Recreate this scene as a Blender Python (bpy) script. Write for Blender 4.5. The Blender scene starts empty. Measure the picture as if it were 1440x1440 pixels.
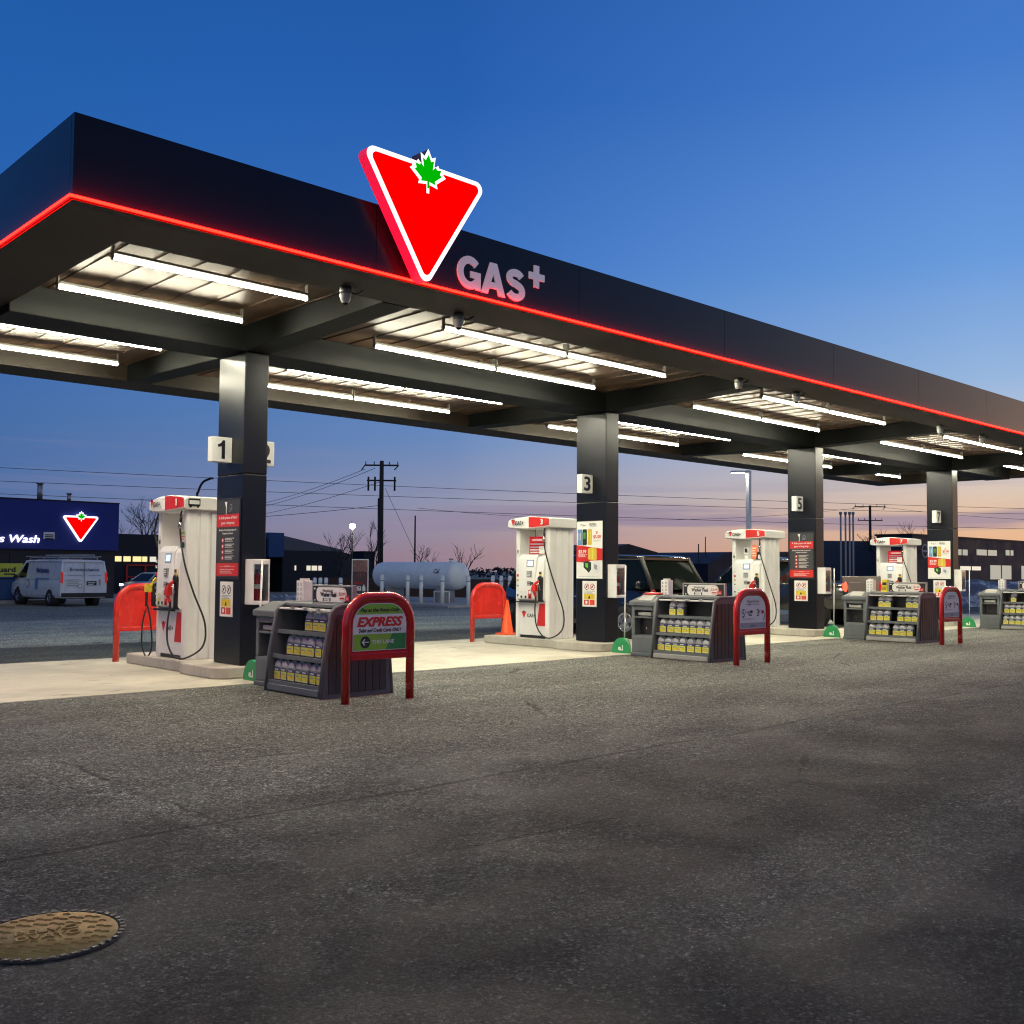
import bpy, math, random
from mathutils import Vector, Matrix
R = math.radians
random.seed(7)
sc = bpy.context.scene
COL = sc.collection
S = 7.25                      # column spacing of the canopy

# ------------------------------------------------------------------ materials
MATS = {}
def mat(name, col, rough=.5, metal=0., emit=None, es=0., spec=.5, var=.0, vscale=6., bump=0., bscale=60., coat=0., trans=0., alpha=1.):
    if name in MATS: return MATS[name]
    m = bpy.data.materials.new(name); m.use_nodes = True
    nt = m.node_tree; b = nt.nodes['Principled BSDF']
    b.inputs['Base Color'].default_value = (*col, 1)
    b.inputs['Roughness'].default_value = rough
    b.inputs['Metallic'].default_value = metal
    b.inputs['Specular IOR Level'].default_value = spec
    if coat: b.inputs['Coat Weight'].default_value = coat; b.inputs['Coat Roughness'].default_value = .08
    if trans: b.inputs['Transmission Weight'].default_value = trans
    if emit:
        b.inputs['Emission Color'].default_value = (*emit, 1); b.inputs['Emission Strength'].default_value = es
    tc = nt.nodes.new('ShaderNodeTexCoord')
    if var:
        n = nt.nodes.new('ShaderNodeTexNoise'); n.inputs['Scale'].default_value = vscale; n.inputs['Detail'].default_value = 6; n.inputs['Roughness'].default_value = .65
        nt.links.new(tc.outputs['Object'], n.inputs['Vector'])
        r = nt.nodes.new('ShaderNodeMapRange'); r.inputs['From Min'].default_value = .3; r.inputs['From Max'].default_value = .7
        r.inputs['To Min'].default_value = 1-var; r.inputs['To Max'].default_value = 1+var
        nt.links.new(n.outputs['Fac'], r.inputs['Value'])
        mx = nt.nodes.new('ShaderNodeVectorMath'); mx.operation = 'SCALE'; mx.inputs[0].default_value = col
        nt.links.new(r.outputs[0], mx.inputs['Scale']); nt.links.new(mx.outputs[0], b.inputs['Base Color'])
        r2 = nt.nodes.new('ShaderNodeMapRange'); r2.inputs['From Min'].default_value = .3; r2.inputs['From Max'].default_value = .7
        r2.inputs['To Min'].default_value = max(.02, rough-.12*var*4); r2.inputs['To Max'].default_value = min(1, rough+.12*var*4)
        nt.links.new(n.outputs['Fac'], r2.inputs['Value']); nt.links.new(r2.outputs[0], b.inputs['Roughness'])
    if bump:
        n = nt.nodes.new('ShaderNodeTexNoise'); n.inputs['Scale'].default_value = bscale; n.inputs['Detail'].default_value = 5
        nt.links.new(tc.outputs['Object'], n.inputs['Vector'])
        bp = nt.nodes.new('ShaderNodeBump'); bp.inputs['Strength'].default_value = bump; bp.inputs['Distance'].default_value = .01
        nt.links.new(n.outputs['Fac'], bp.inputs['Height']); nt.links.new(bp.outputs[0], b.inputs['Normal'])
    MATS[name] = m
    return m

M_fascia = mat('dark_fascia_paint', (.011, .010, .012), .24, 0., var=.05, vscale=.7, spec=.28)
M_flange = mat('dark_soffit_metal', (.024, .0175, .0125), .55, .0, spec=.25, var=.06, vscale=1.)
M_beam = mat('charcoal_beam_paint', (.0065, .0074, .0074), .55, .0, spec=.18, var=.04, vscale=1.2)
M_column = mat('charcoal_column_cladding', (.0075, .0085, .0135), .30, .25)
M_wood = None
M_white = mat('white_pump_enamel', (.75, .75, .72), .32, var=.05, vscale=3)
M_whiteb = mat('white_painted_metal', (.72, .72, .69), .4, var=.06, vscale=5)
M_red = mat('red_gloss_paint', (.60, .020, .010), .25, coat=.4, var=.16, vscale=3)
M_dred = mat('deep_red_gloss_paint', (.47, .010, .012), .22, coat=.5, var=.18, vscale=4)
M_pred = mat('red_print', (.56, .022, .018), .4)
M_black = mat('black_rubber', (.012, .012, .013), .45, var=.1)
M_blackp = mat('black_print', (.014, .014, .018), .4)
M_grey = mat('grey_plastic', (.108, .124, .134), .5, var=.12, vscale=5, bump=.15, bscale=150)
M_dgrey = mat('dark_grey_plastic', (.035, .038, .043), .5, var=.15, vscale=5)
M_lgrey = mat('light_grey_metal', (.36, .36, .34), .45, .3, var=.1, vscale=6)
M_paper = mat('white_print', (.74, .74, .71), .5)
M_lav = mat('pale_grey_print', (.67, .68, .69), .5)
M_lav2 = mat('grey_print', (.26, .29, .34), .5)
M_green = mat('lime_green_print', (.24, .46, .04), .45, var=.15, vscale=2)
M_green2 = mat('dark_green_print', (.03, .24, .06), .45, var=.3, vscale=2)
M_gplas = mat('green_plastic', (.02, .26, .09), .4, var=.08)
M_yellow = mat('yellow_print', (.72, .56, .03), .45)
M_lime = mat('lime_yellow_print', (.62, .62, .06), .45)
M_navy = mat('navy_print', (.02, .035, .16), .45)
M_blue = mat('blue_wall_paint', (.012, .022, .20), .5, var=.08, vscale=.6)
M_trailer = mat('slate_blue_cladding', (.018, .036, .075), .55, var=.12, vscale=.8)
M_vent = mat('grey_pipe_paint', (.26, .26, .27), .5, var=.1, vscale=6)
M_orange = mat('orange_cone_plastic', (.85, .10, .015), .4, var=.06)
M_orangep = mat('orange_print', (.80, .20, .06), .45)
M_cblue = mat('blue_print', (.12, .26, .50), .45)
M_gold = mat('gold_print', (.62, .42, .06), .45)
M_dkgreenp = mat('dark_can_print', (.012, .03, .018), .4)
M_grn = mat('bright_green_print', (.15, .55, .05), .45)
M_conc = None
M_chrome = mat('bright_steel', (.55, .55, .55), .25, 1., var=.08)
M_steel = mat('galvanised_steel', (.30, .31, .33), .45, .7, var=.12, vscale=8)
M_glass = mat('dark_vehicle_glass', (.004, .006, .005), .05, spec=.22)
M_cabglass = mat('clear_cabinet_glass', (.9, .95, .93), .03, trans=1.)
M_jug = mat('milky_jug_plastic', (.34, .35, .37), .28, var=.1, vscale=10, spec=.5)
M_jugb = mat('blue_grey_fluid_plastic', (.075, .08, .095), .25, var=.1, vscale=10)
M_screen = mat('lit_screen', (.3, .35, .45), .3, emit=(.62, .75, 1.), es=1.1)
M_tube = mat('lit_led_tube', (.9, .9, .9), .4, emit=(1., .95, .72), es=190.)
M_tubeup = mat('led_tube_back', (.9, .9, .9), .4, emit=(1., .95, .74), es=6.)
M_neon = mat('red_neon_strip', (.8, .05, .03), .4, emit=(1., .0016, .0007), es=80.)
M_lred = mat('lit_red_face', (.5, .0, .0), .9, emit=(1., .0, .0), es=1.1, spec=0.)
M_lredside = mat('lit_red_case', (.6, .03, .08), .4, emit=(.85, .012, .07), es=.65)
M_lwhite = mat('lit_white_border', (.9, .9, .9), .4, emit=(1., .94, .93), es=1.4)
M_lgreen = mat('lit_green_leaf', (.0, .3, .0), .9, emit=(.0, .42, .001), es=1.0, spec=0.)
M_logoback = mat('unlit_sign_case', (.10, .11, .14), .5)
M_letter = mat('faint_glow_letters', (.62, .58, .66), .35, var=.03, emit=(.80, .76, .84), es=.16)  # faint emission added to lift the letters' brightness
M_lamp = mat('lit_lamp_lens', (.9, .9, .9), .4, emit=(1., .95, .85), es=60.)
M_win = mat('lit_window_glass', (.3, .3, .3), .3, emit=(.62, .62, .48), es=.55, var=.0)
M_winy = mat('lit_yellow_display', (.3, .3, .2), .3, emit=(1., .82, .35), es=1.1)
M_winw = mat('lit_white_display', (.3, .3, .3), .3, emit=(1., .9, .7), es=.8)
M_brake = mat('lit_brake_lamp', (.6, .02, .01), .3, emit=(1., .035, .015), es=6.)
M_tail = mat('red_lamp_lens', (.35, .01, .01), .2, emit=(1., .03, .02), es=.25)
M_headl = mat('lit_headlamp', (.9, .9, .9), .3, emit=(1., .93, .75), es=5.)
M_dark = mat('dark_brown_cladding', (.022, .016, .016), .6, var=.25, vscale=2)
M_store = mat('dark_store_cladding', (.006, .007, .012), .6, var=.2, vscale=1)
M_navyw = mat('navy_wall_cladding', (.004, .006, .022), .6, var=.2, vscale=.8)
M_ware = mat('grey_warehouse_cladding', (.10, .105, .12), .6, var=.12, vscale=.8)
M_ware2 = mat('dim_warehouse_cladding', (.035, .033, .036), .6, var=.15, vscale=.8)
M_bluebox = mat('blue_sign_cladding', (.012, .055, .17), .5, var=.1, vscale=.8)
M_pole = mat('weathered_pole_wood', (.020, .018, .018), .8, var=.3, vscale=4)
M_bark = mat('bare_bark', (.020, .018, .020), .9, var=.2, vscale=5)
M_wire = mat('power_cable', (.055, .055, .065), .6)
M_tank = mat('white_tank_paint', (.72, .76, .76), .32, .0, var=.08, vscale=2)
M_fence = mat('brown_fence_boards', (.055, .028, .016), .7, var=.3, vscale=4)
M_snow = None
M_vwhite = mat('white_van_paint', (.62, .64, .70), .28, coat=.6, var=.06, vscale=2)
M_vsilver = mat('silver_car_paint', (.50, .52, .55), .28, .2, coat=.6)
M_vblack = mat('black_car_paint', (.006, .006, .007), .16, coat=1.)
M_vpick = mat('dark_pickup_paint', (.020, .021, .024), .2, .3, coat=1.)
M_vtail = mat('lit_tailgate_tone', (.20, .18, .16), .3, .6, coat=.6)  # canopy light on the tailgate painted in as a paler tone
M_tyre = mat('tyre_rubber', (.012, .012, .012), .75, var=.2)
M_foam = mat('wood_lath', (.3, .3, .3), .5)
M_extred = mat('extinguisher_red', (.50, .012, .012), .3)
M_skirt = mat('black_trim', (.012, .012, .013), .6)
M_iron = None

# ------------------------------------------------------------------ mesh builder
class MB:
    def __init__(s): s.v=[]; s.f=[]; s.m=[]; s.s=[]; s.mats=[]
    def slot(s, m):
        if m not in s.mats: s.mats.append(m)
        return s.mats.index(m)
    def add(s, vs, fs, m, smooth=False):
        o=len(s.v); s.v += [tuple(v) for v in vs]; k=s.slot(m)
        for f in fs: s.f.append(tuple(i+o for i in f)); s.m.append(k); s.s.append(smooth)
        return s
    def box(s, x0,y0,z0,x1,y1,z1, m):
        x0,x1=sorted((x0,x1)); y0,y1=sorted((y0,y1)); z0,z1=sorted((z0,z1))
        vs=[(x0,y0,z0),(x1,y0,z0),(x1,y1,z0),(x0,y1,z0),(x0,y0,z1),(x1,y0,z1),(x1,y1,z1),(x0,y1,z1)]
        return s.add(vs,[(3,2,1,0),(4,5,6,7),(0,1,5,4),(1,2,6,5),(2,3,7,6),(3,0,4,7)],m)
    def quad(s,a,b,c,d,m): return s.add([a,b,c,d],[(0,1,2,3)],m)
    def cyl(s,p0,p1,r0,m,r1=None,n=12,caps=True,smooth=True):
        p0=Vector(p0);p1=Vector(p1); r1=r0 if r1 is None else r1
        d=(p1-p0).normalized(); a=Vector((0,0,1)) if abs(d.z)<.9 else Vector((1,0,0))
        u=d.cross(a).normalized(); w=d.cross(u)
        vs=[]
        for p,r in ((p0,r0),(p1,r1)):
            for i in range(n):
                t=2*math.pi*i/n; vs.append(p+u*(r*math.cos(t))+w*(r*math.sin(t)))
        s.add(vs,[(i,i+n,(i+1)%n+n,(i+1)%n) for i in range(n)],m,smooth)
        if caps:
            o=len(s.v)-2*n; k=s.slot(m)
            s.f.append(tuple(range(o,o+n))); s.m.append(k); s.s.append(False)
            s.f.append(tuple(range(o+2*n-1,o+n-1,-1))); s.m.append(k); s.s.append(False)
        return s
    def tube(s,pts,r,m,n=8,closed=False,radii=None):
        P=[Vector(p) for p in pts]; N=len(P); vs=[]; up=None
        for i in range(N):
            a=P[i-1] if (i>0 or closed) else P[i]; b=P[(i+1)%N] if (i<N-1 or closed) else P[i]
            d=(b-a).normalized()
            if up is None:
                q=Vector((0,0,1)) if abs(d.z)<.9 else Vector((1,0,0)); up=d.cross(q).normalized()
            up=(up-d*up.dot(d)).normalized(); w=d.cross(up); rr=radii[i] if radii else r
            for k in range(n):
                t=2*math.pi*k/n; vs.append(P[i]+up*(rr*math.cos(t))+w*(rr*math.sin(t)))
        fs=[]
        for i in range(N if closed else N-1):
            for k in range(n):
                a=i*n+k; b=i*n+(k+1)%n; c=((i+1)%N)*n+(k+1)%n; d=((i+1)%N)*n+k
                fs.append((a,b,c,d))
        if not closed: fs += [tuple(range(n-1,-1,-1)), tuple(range((N-1)*n,N*n))]
        return s.add(vs,fs,m,True)
    def prism(s,poly,a0,a1,axis,m,smooth=False):
        n=len(poly)
        def P(p,a):
            return {'x':(a,p[0],p[1]),'y':(p[0],a,p[1]),'z':(p[0],p[1],a)}[axis]
        vs=[P(p,a0) for p in poly]+[P(p,a1) for p in poly]
        s.add(vs,[(i,(i+1)%n,(i+1)%n+n,i+n) for i in range(n)],m,smooth)
        o=len(s.v)-2*n;k=s.slot(m)
        s.f.append(tuple(range(o+n-1,o-1,-1)));s.m.append(k);s.s.append(False)
        s.f.append(tuple(range(o+n,o+2*n)));s.m.append(k);s.s.append(False)
        return s
    def lathe(s,prof,c,m,n=20,axis='z',smooth=True):
        vs=[]
        for r,h in prof:
            for i in range(n):
                t=2*math.pi*i/n; a=r*math.cos(t); b=r*math.sin(t)
                vs.append({'z':(c[0]+a,c[1]+b,c[2]+h),'y':(c[0]+a,c[1]+h,c[2]+b),'x':(c[0]+h,c[1]+a,c[2]+b)}[axis])
        fs=[]
        for j in range(len(prof)-1):
            for i in range(n): fs.append((j*n+i,j*n+(i+1)%n,(j+1)*n+(i+1)%n,(j+1)*n+i))
        return s.add(vs,fs,m,smooth)
    def loft(s,rings,m,caps=True,smooth=True):
        n=len(rings[0]); vs=[p for r in rings for p in r]; fs=[]
        for j in range(len(rings)-1):
            for i in range(n): fs.append((j*n+i,j*n+(i+1)%n,(j+1)*n+(i+1)%n,(j+1)*n+i))
        s.add(vs,fs,m,smooth)
        if caps:
            o=len(s.v)-len(vs);k=s.slot(m)
            s.f.append(tuple(range(o+n-1,o-1,-1)));s.m.append(k);s.s.append(False)
            e=o+(len(rings)-1)*n; s.f.append(tuple(range(e,e+n)));s.m.append(k);s.s.append(False)
        return s
    def ell(s,c,rx,ry,rz,m,n=12,h=8):
        vs=[];fs=[]
        for j in range(h+1):
            p=math.pi*j/h
            for i in range(n):
                t=2*math.pi*i/n; vs.append((c[0]+rx*math.sin(p)*math.cos(t),c[1]+ry*math.sin(p)*math.sin(t),c[2]-rz*math.cos(p)))
        for j in range(h):
            for i in range(n): fs.append((j*n+i,j*n+(i+1)%n,(j+1)*n+(i+1)%n,(j+1)*n+i))
        return s.add(vs,fs,m,True)
    def build(s,name,parent=None,bevel=0.,seg=2,ang=35):
        me=bpy.data.meshes.new(name); me.from_pydata(s.v,[],s.f)
        for m in s.mats: me.materials.append(m)
        me.polygons.foreach_set('material_index',s.m); me.polygons.foreach_set('use_smooth',s.s)
        me.validate(); me.update()
        o=bpy.data.objects.new(name,me); COL.objects.link(o)
        if parent: o.parent=parent
        if bevel:
            b=o.modifiers.new('Bevel','BEVEL'); b.width=bevel; b.segments=seg; b.limit_method='ANGLE'; b.angle_limit=R(ang)
        return o

TXT={}
def text_mesh(t,bold,shear):
    k=(t,bold,shear)
    if k not in TXT:
        c=bpy.data.curves.new('lettering','FONT'); c.body=t; c.size=1.; c.offset=bold; c.shear=shear; c.resolution_u=3; c.align_x='LEFT'
        o=bpy.data.objects.new('lettering',c); COL.objects.link(o)
        dg=bpy.context.evaluated_depsgraph_get(); dg.update()
        me=bpy.data.meshes.new_from_object(o.evaluated_get(dg))
        vs=[(v.co.x,v.co.y) for v in me.vertices]; fs=[tuple(p.vertices) for p in me.polygons]
        bpy.data.objects.remove(o); bpy.data.curves.remove(c); bpy.data.meshes.remove(me)
        xs=[v[0] for v in vs] or [0,1]; ys=[v[1] for v in vs] or [0,1]
        TXT[k]=(vs,fs,min(xs),max(xs),min(ys),max(ys))
    return TXT[k]

class G(MB):
    """flat printed graphics on a plane: origin O, u right, w up, n outwards"""
    def __init__(s,O,u,w,n,step=.0016):
        super().__init__(); s.O=Vector(O); s.u=Vector(u); s.w=Vector(w); s.n=Vector(n); s.st=step
    def P(s,a,b,l): return s.O+s.u*a+s.w*b+s.n*(l*s.st)
    def poly(s,pts,l,m): return s.add([s.P(a,b,l) for a,b in pts],[tuple(range(len(pts)))],m)
    def rect(s,a0,b0,a1,b1,l,m): return s.poly([(a0,b0),(a1,b0),(a1,b1),(a0,b1)],l,m)
    def disc(s,a,b,r,l,m,n=20,ry=None): return s.poly([(a+r*math.cos(2*math.pi*i/n),b+(ry or r)*math.sin(2*math.pi*i/n)) for i in range(n)],l,m)
    def text(s,t,a,b,l,m,h=None,w=None,bold=.0,shear=0.,al='C',depth=0.):
        vs,fs,x0,x1,y0,y1=text_mesh(t,0.,shear)
        if h is None: k=w/(x1-x0); ky=k
        elif w is None: ky=h/.73; k=ky
        else: k=w/(x1-x0); ky=h/(y1-y0)
        W=(x1-x0)*k; off={'C':-W/2,'L':0,'R':-W}[al]
        yb=b-((y0+y1)/2*ky if (h and w) else .36*ky)
        P=[(a+off+(x-x0)*k, yb+y*ky) for x,y in vs]
        s.add([s.P(x,y,l) for x,y in P],fs,m)
        if bold:
            for i,(bx,by) in enumerate(((1,.5),(-1,-.5),(.5,-1),(-.5,1),(1,-.6),(-1,.6))):
                s.add([s.P(x+bx*bold*k,y+by*bold*ky*.8,l+.07*(i+1)) for x,y in P],fs,m)
        if depth:
            # side walls of raised letters
            from collections import Counter
            ed=Counter(); 
            for f in fs:
                for i in range(len(f)): ed[tuple(sorted((f[i],f[(i+1)%len(f)])))]+=1
            for (i,j),c in ed.items():
                if c==1:
                    A=s.P(*P[i],l);B=s.P(*P[j],l); s.add([A,B,B-s.n*depth,A-s.n*depth],[(0,1,2,3)],m)
        return s
    def bars(s,a,b,wid,rows,l,m,hh=.008,gap=.016):
        for i in range(rows):
            q=wid*(1-.35*((i*37)%10)/10); x=a
            while x<a+q-.004:
                k=min(.012+.02*random.random(), a+q-x); s.rect(x,b-i*gap-hh,x+k,b-i*gap,l,m); x+=k+.006
        return s

def tag(o,label,cat,group=None,kind=None):
    if label: o['label']=label
    if cat: o['category']=cat
    if group: o['group']=group
    if kind: o['kind']=kind
    return o
def thing(name,label,cat,loc=(0,0,0),rz=0.,group=None):
    o=bpy.data.objects.new(name,None); COL.objects.link(o); o.location=loc; o.rotation_euler=(0,0,rz); o.empty_display_size=.2
    return tag(o,label,cat,group)
def struct(o): o['kind']='structure'; return o
KIDS={}
def children(o): return [c for c in bpy.data.objects if c.parent is o]
def dup(o,loc,label,rz=None,kids=None):
    r=o.copy(); COL.objects.link(r); r.location=loc
    if rz is not None: r.rotation_euler=(0,0,rz)
    r['label']=label
    for c in (kids if kids is not None else children(o)):
        d=c.copy(); COL.objects.link(d); d.parent=r
        for g in children(c):
            e=g.copy(); COL.objects.link(e); e.parent=d
    return r

def rounded(poly,r,n=5):
    out=[];N=len(poly)
    for i in range(N):
        p=Vector(poly[i]);a=Vector(poly[i-1]);b=Vector(poly[(i+1)%N]); rr=r[i] if isinstance(r,(list,tuple)) else r
        if rr<=0: out.append(tuple(p)); continue
        da=(a-p).normalized();db=(b-p).normalized(); ang=da.angle(db); t=rr/math.tan(ang/2); h=rr/math.sin(ang/2)
        c=p+(da+db).normalized()*h; s0=p+da*t; s1=p+db*t
        a0=math.atan2((s0-c).y,(s0-c).x);a1=math.atan2((s1-c).y,(s1-c).x); d=a1-a0
        while d>math.pi:d-=2*math.pi
        while d<-math.pi:d+=2*math.pi
        for k in range(n+1):
            q=a0+d*k/n; out.append((c.x+rr*math.cos(q),c.y+rr*math.sin(q)))
    return out
LEAF_H=[(0,1),(.15,.72),(.31,.80),(.24,.38),(.42,.55),(.47,.44),(.72,.48),(.64,.28),(.75,.20),(.36,-.10),(.40,-.24),(.05,-.18),(.05,-.48)]
LEAF=LEAF_H+[(-x,y) for x,y in reversed(LEAF_H[1:])]
def leaf(cx,cz,s,shrink=0.):
    if not shrink: return [(cx+x*s,cz+y*s) for x,y in LEAF]
    return [(cx+x*s*(1-shrink),cz+.18*s+(y-.18)*s*(1-shrink)) for x,y in LEAF]
def bez(pts,n=10):
    P=[Vector(p) for p in pts]; out=[]
    Q=[P[0]*2-P[1]]+P+[P[-1]*2-P[-2]]
    for i in range(1,len(Q)-2):
        for k in range(n):
            t=k/n; a,b,c,d=Q[i-1],Q[i],Q[i+1],Q[i+2]
            out.append(.5*((2*b)+(c-a)*t+(2*a-5*b+4*c-d)*t*t+(3*b-a-3*c+d)*t**3))
    out.append(P[-1]); return out
def gz(y): return -.008*max(0.,min(y-8.,60.))

# ------------------------------------------------------------------ ground, pad, snow materials
def node_mat(name):
    m=bpy.data.materials.new(name); m.use_nodes=True; nt=m.node_tree; return m,nt,nt.nodes['Principled BSDF']
class N:
    def __init__(s,nt): s.nt=nt
    def new(s,t,**k):
        n=s.nt.nodes.new(t)
        for a,b in k.items():
            if hasattr(n,a): setattr(n,a,b)
            else: n.inputs[a].default_value=b
        return n
    def link(s,a,b): s.nt.links.new(a,b)
    def val(s,x,sock):
        if isinstance(x,(int,float)): sock.default_value=x
        elif isinstance(x,tuple): sock.default_value=x
        else: s.link(x,sock)
    def math(s,op,a,b=0.,c=0.,clamp=False):
        n=s.new('ShaderNodeMath',operation=op); n.use_clamp=clamp
        s.val(a,n.inputs[0]); s.val(b,n.inputs[1]); s.val(c,n.inputs[2]); return n.outputs[0]
    def rng(s,x,a,b,c=0.,d=1.,smooth=True):
        n=s.new('ShaderNodeMapRange'); n.interpolation_type='SMOOTHSTEP' if smooth else 'LINEAR'
        s.val(x,n.inputs['Value'])
        for k,v in zip(('From Min','From Max','To Min','To Max'),(a,b,c,d)): n.inputs[k].default_value=v
        return n.outputs[0]
    def noise(s,vec,sc,det=4.,rough=.55,dist=0.):
        n=s.new('ShaderNodeTexNoise'); s.link(vec,n.inputs['Vector']); n.inputs['Scale'].default_value=sc; n.inputs['Detail'].default_value=det; n.inputs['Roughness'].default_value=rough; n.inputs['Distortion'].default_value=dist
        return n.outputs['Fac']
    def vor(s,vec,sc,feature='F1',out='Distance'):
        n=s.new('ShaderNodeTexVoronoi'); n.feature=feature; s.link(vec,n.inputs['Vector']); n.inputs['Scale'].default_value=sc
        return n.outputs[out]
    def map(s,vec,scale,rot=(0,0,0),loc=(0,0,0)):
        n=s.new('ShaderNodeMapping'); s.link(vec,n.inputs['Vector']); n.inputs['Scale'].default_value=scale; n.inputs['Rotation'].default_value=rot; n.inputs['Location'].default_value=loc
        return n.outputs[0]
    def mix(s,f,a,b,typ='MIX'):
        n=s.new('ShaderNodeMix'); n.data_type='RGBA'; n.blend_type=typ
        s.val(f,n.inputs[0])
        for x,k in ((a,6),(b,7)):
            if isinstance(x,tuple): n.inputs[k].default_value=(*x,1) if len(x)==3 else x
            else: s.link(x,n.inputs[k])
        return n.outputs[2]
    def bump(s,h,st,dist,prev=None):
        n=s.new('ShaderNodeBump'); n.inputs['Strength'].default_value=st; n.inputs['Distance'].default_value=dist; s.link(h,n.inputs['Height'])
        if prev is not None: s.link(prev,n.inputs['Normal'])
        return n.outputs[0]

def asphalt():
    m,nt,b=node_mat('worn_asphalt'); n=N(nt)
    v=n.new('ShaderNodeTexCoord').outputs['Object']
    sx=n.new('ShaderNodeSeparateXYZ'); n.link(v,sx.inputs[0]); x,y=sx.outputs[0],sx.outputs[1]
    fine=n.noise(v,75,4,.8); mid=n.noise(v,13,6,.78); stones=n.vor(v,62,out='Color')
    st=n.new('ShaderNodeSeparateColor'); n.link(stones,st.inputs[0]); stv=st.outputs[0]
    big=n.noise(v,.33,5,.62,.6); big2=n.noise(v,1.1,5,.65,.4)
    streak=n.noise(n.map(v,(.10,1.0,1.)),.9,5,.6,.3)
    streak2=n.noise(n.map(v,(.25,2.2,1.),(0,0,R(-9))),1.,4,.6,.2)
    # base reflectance
    k=n.rng(fine,.34,.66,.25,1.85); k=n.math('MULTIPLY',k,n.rng(mid,.32,.68,.58,1.45))
    k=n.math('MULTIPLY',k,n.rng(stv,.0,1.,.15,2.0,False))
    ce=n.vor(v,48,'DISTANCE_TO_EDGE'); k=n.math('MULTIPLY',k,n.rng(ce,.02,.16,.40,1.12)); k=n.math('MULTIPLY',k,n.rng(stv,.90,.96,1.,1.5))
    k=n.math('MULTIPLY',k,n.rng(big,.30,.70,.90,1.12)); k=n.math('MULTIPLY',k,n.rng(big2,.3,.7,.88,1.14))
    k=n.math('MULTIPLY',k,n.rng(streak,.34,.66,.84,1.18)); k=n.math('MULTIPLY',k,n.rng(streak2,.3,.7,.88,1.12))
    # canopy light falloff painted as darkening towards the camera, dusty strip beside the pad, damp strip and dry salt-dusted strip behind it
    edgy=n.noise(n.map(v,(.35,1.,1)),.8,9,.78,.3); wob=n.math('ADD',y,n.math('ADD',n.rng(big,.2,.8,-.8,.8,False),n.rng(edgy,.2,.8,-.6,.6,False))); wob2=n.math('ADD',y,n.rng(streak,.2,.8,-.8,.8,False))
    k=n.math('MULTIPLY',k,n.rng(wob,-11.2,-4.6,.30,1.0))
    k=n.math('MULTIPLY',k,n.rng(wob,-2.8,-1.3,1.,1.22))
    damp=n.math('MULTIPLY',n.rng(wob2,3.4,4.0),n.rng(wob2,7.1,6.4)); k=n.math('MULTIPLY',k,n.rng(damp,0,1,1.,.45))
    dry=n.math('MULTIPLY',n.rng(wob2,6.6,7.6),n.rng(wob,20,16)); k=n.math('MULTIPLY',k,n.rng(dry,0,1,1.,2.1))
    # seam between two paving passes
    dist=n.math('ABSOLUTE',n.math('ADD',y,n.math('ADD',7.33,n.rng(n.noise(v,.5,3),.2,.8,-.10,.10,False))))
    seam=n.math('MULTIPLY',n.rng(dist,.045,.008),n.rng(n.noise(n.map(v,(.6,.6,1)),1.6,3),.38,.5)); k=n.math('MULTIPLY',k,n.rng(seam,0,1,1.,.35))
    side=n.rng(n.math('ADD',y,7.33),-.05,.05,.86,1.0); k=n.math('MULTIPLY',k,side)
    # cross seam with a dusty shoulder, and a coarser worn strip close to the camera
    wx=n.math('ADD',n.math('ADD',x,4.08),n.rng(n.noise(v,1.4,5,.7),.2,.8,-.10,.10,False)); ax=n.math('ABSOLUTE',wx)
    yw=n.math('MULTIPLY',n.rng(y,-4.3,-5.2),n.rng(y,-9.6,-8.8)); sh=n.math('MULTIPLY',n.math('MULTIPLY',n.rng(n.math('ABSOLUTE',n.math('ADD',wx,.10)),.13,.02),yw),n.rng(mid,.35,.6)); k=n.math('MULTIPLY',k,n.rng(sh,0,1,1.,1.55))
    seam2=n.math('MULTIPLY',n.math('MULTIPLY',n.rng(ax,.022,.005),yw),n.rng(n.noise(n.map(v,(1,.7,1)),1.3,4,.7),.46,.54)); k=n.math('MULTIPLY',k,n.rng(seam2,0,1,1.,.25))
    e2=n.math('ADD',y,n.rng(edgy,.2,.8,-.35,.35,False)); band=n.math('MULTIPLY',n.math('MULTIPLY',n.rng(e2,-9.62,-9.85),n.rng(e2,-10.75,-10.45)),n.rng(x,-4.2,-2.8)); k=n.math('MULTIPLY',k,n.rng(band,0,1,1.,1.75))
    patch=n.math('MULTIPLY',n.rng(n.math('ADD',n.math('MULTIPLY',n.noise(v,.55,8,.72,.4),1.),n.math('MULTIPLY',mid,.12)),.575,.60),n.rng(y,-5.5,-6.6)); k=n.math('MULTIPLY',k,n.rng(patch,0,1,1.,.80))
    # cracks
    cr=n.vor(n.map(v,(.16,.22,1),(0,0,R(24))),1.,'DISTANCE_TO_EDGE'); wig=n.rng(n.noise(v,3.,4,.7),.2,.8,-.012,.012,False)
    crack=n.math('MULTIPLY',n.rng(n.math('ABSOLUTE',n.math('ADD',cr,wig)),.005,.0015),n.rng(n.noise(v,.4,2),.5,.6)); k=n.math('MULTIPLY',k,n.rng(crack,0,1,1.,.3))
    base=n.mix(k,(0,0,0),(.070,.068,.065)); 
    bn=n.new('ShaderNodeVectorMath',operation='SCALE'); bn.inputs[0].default_value=(.120,.129,.113); n.link(k,bn.inputs['Scale'])
    col=bn.outputs[0]
    # faint reddish and olive tints of the aggregate
    tint=n.noise(v,.8,4,.6,.5); col=n.mix(n.rng(tint,.55,.75,0,.14),col,(.075,.066,.062)); col=n.mix(n.rng(tint,.42,.28,0,.25),col,(.060,.064,.048))
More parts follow.
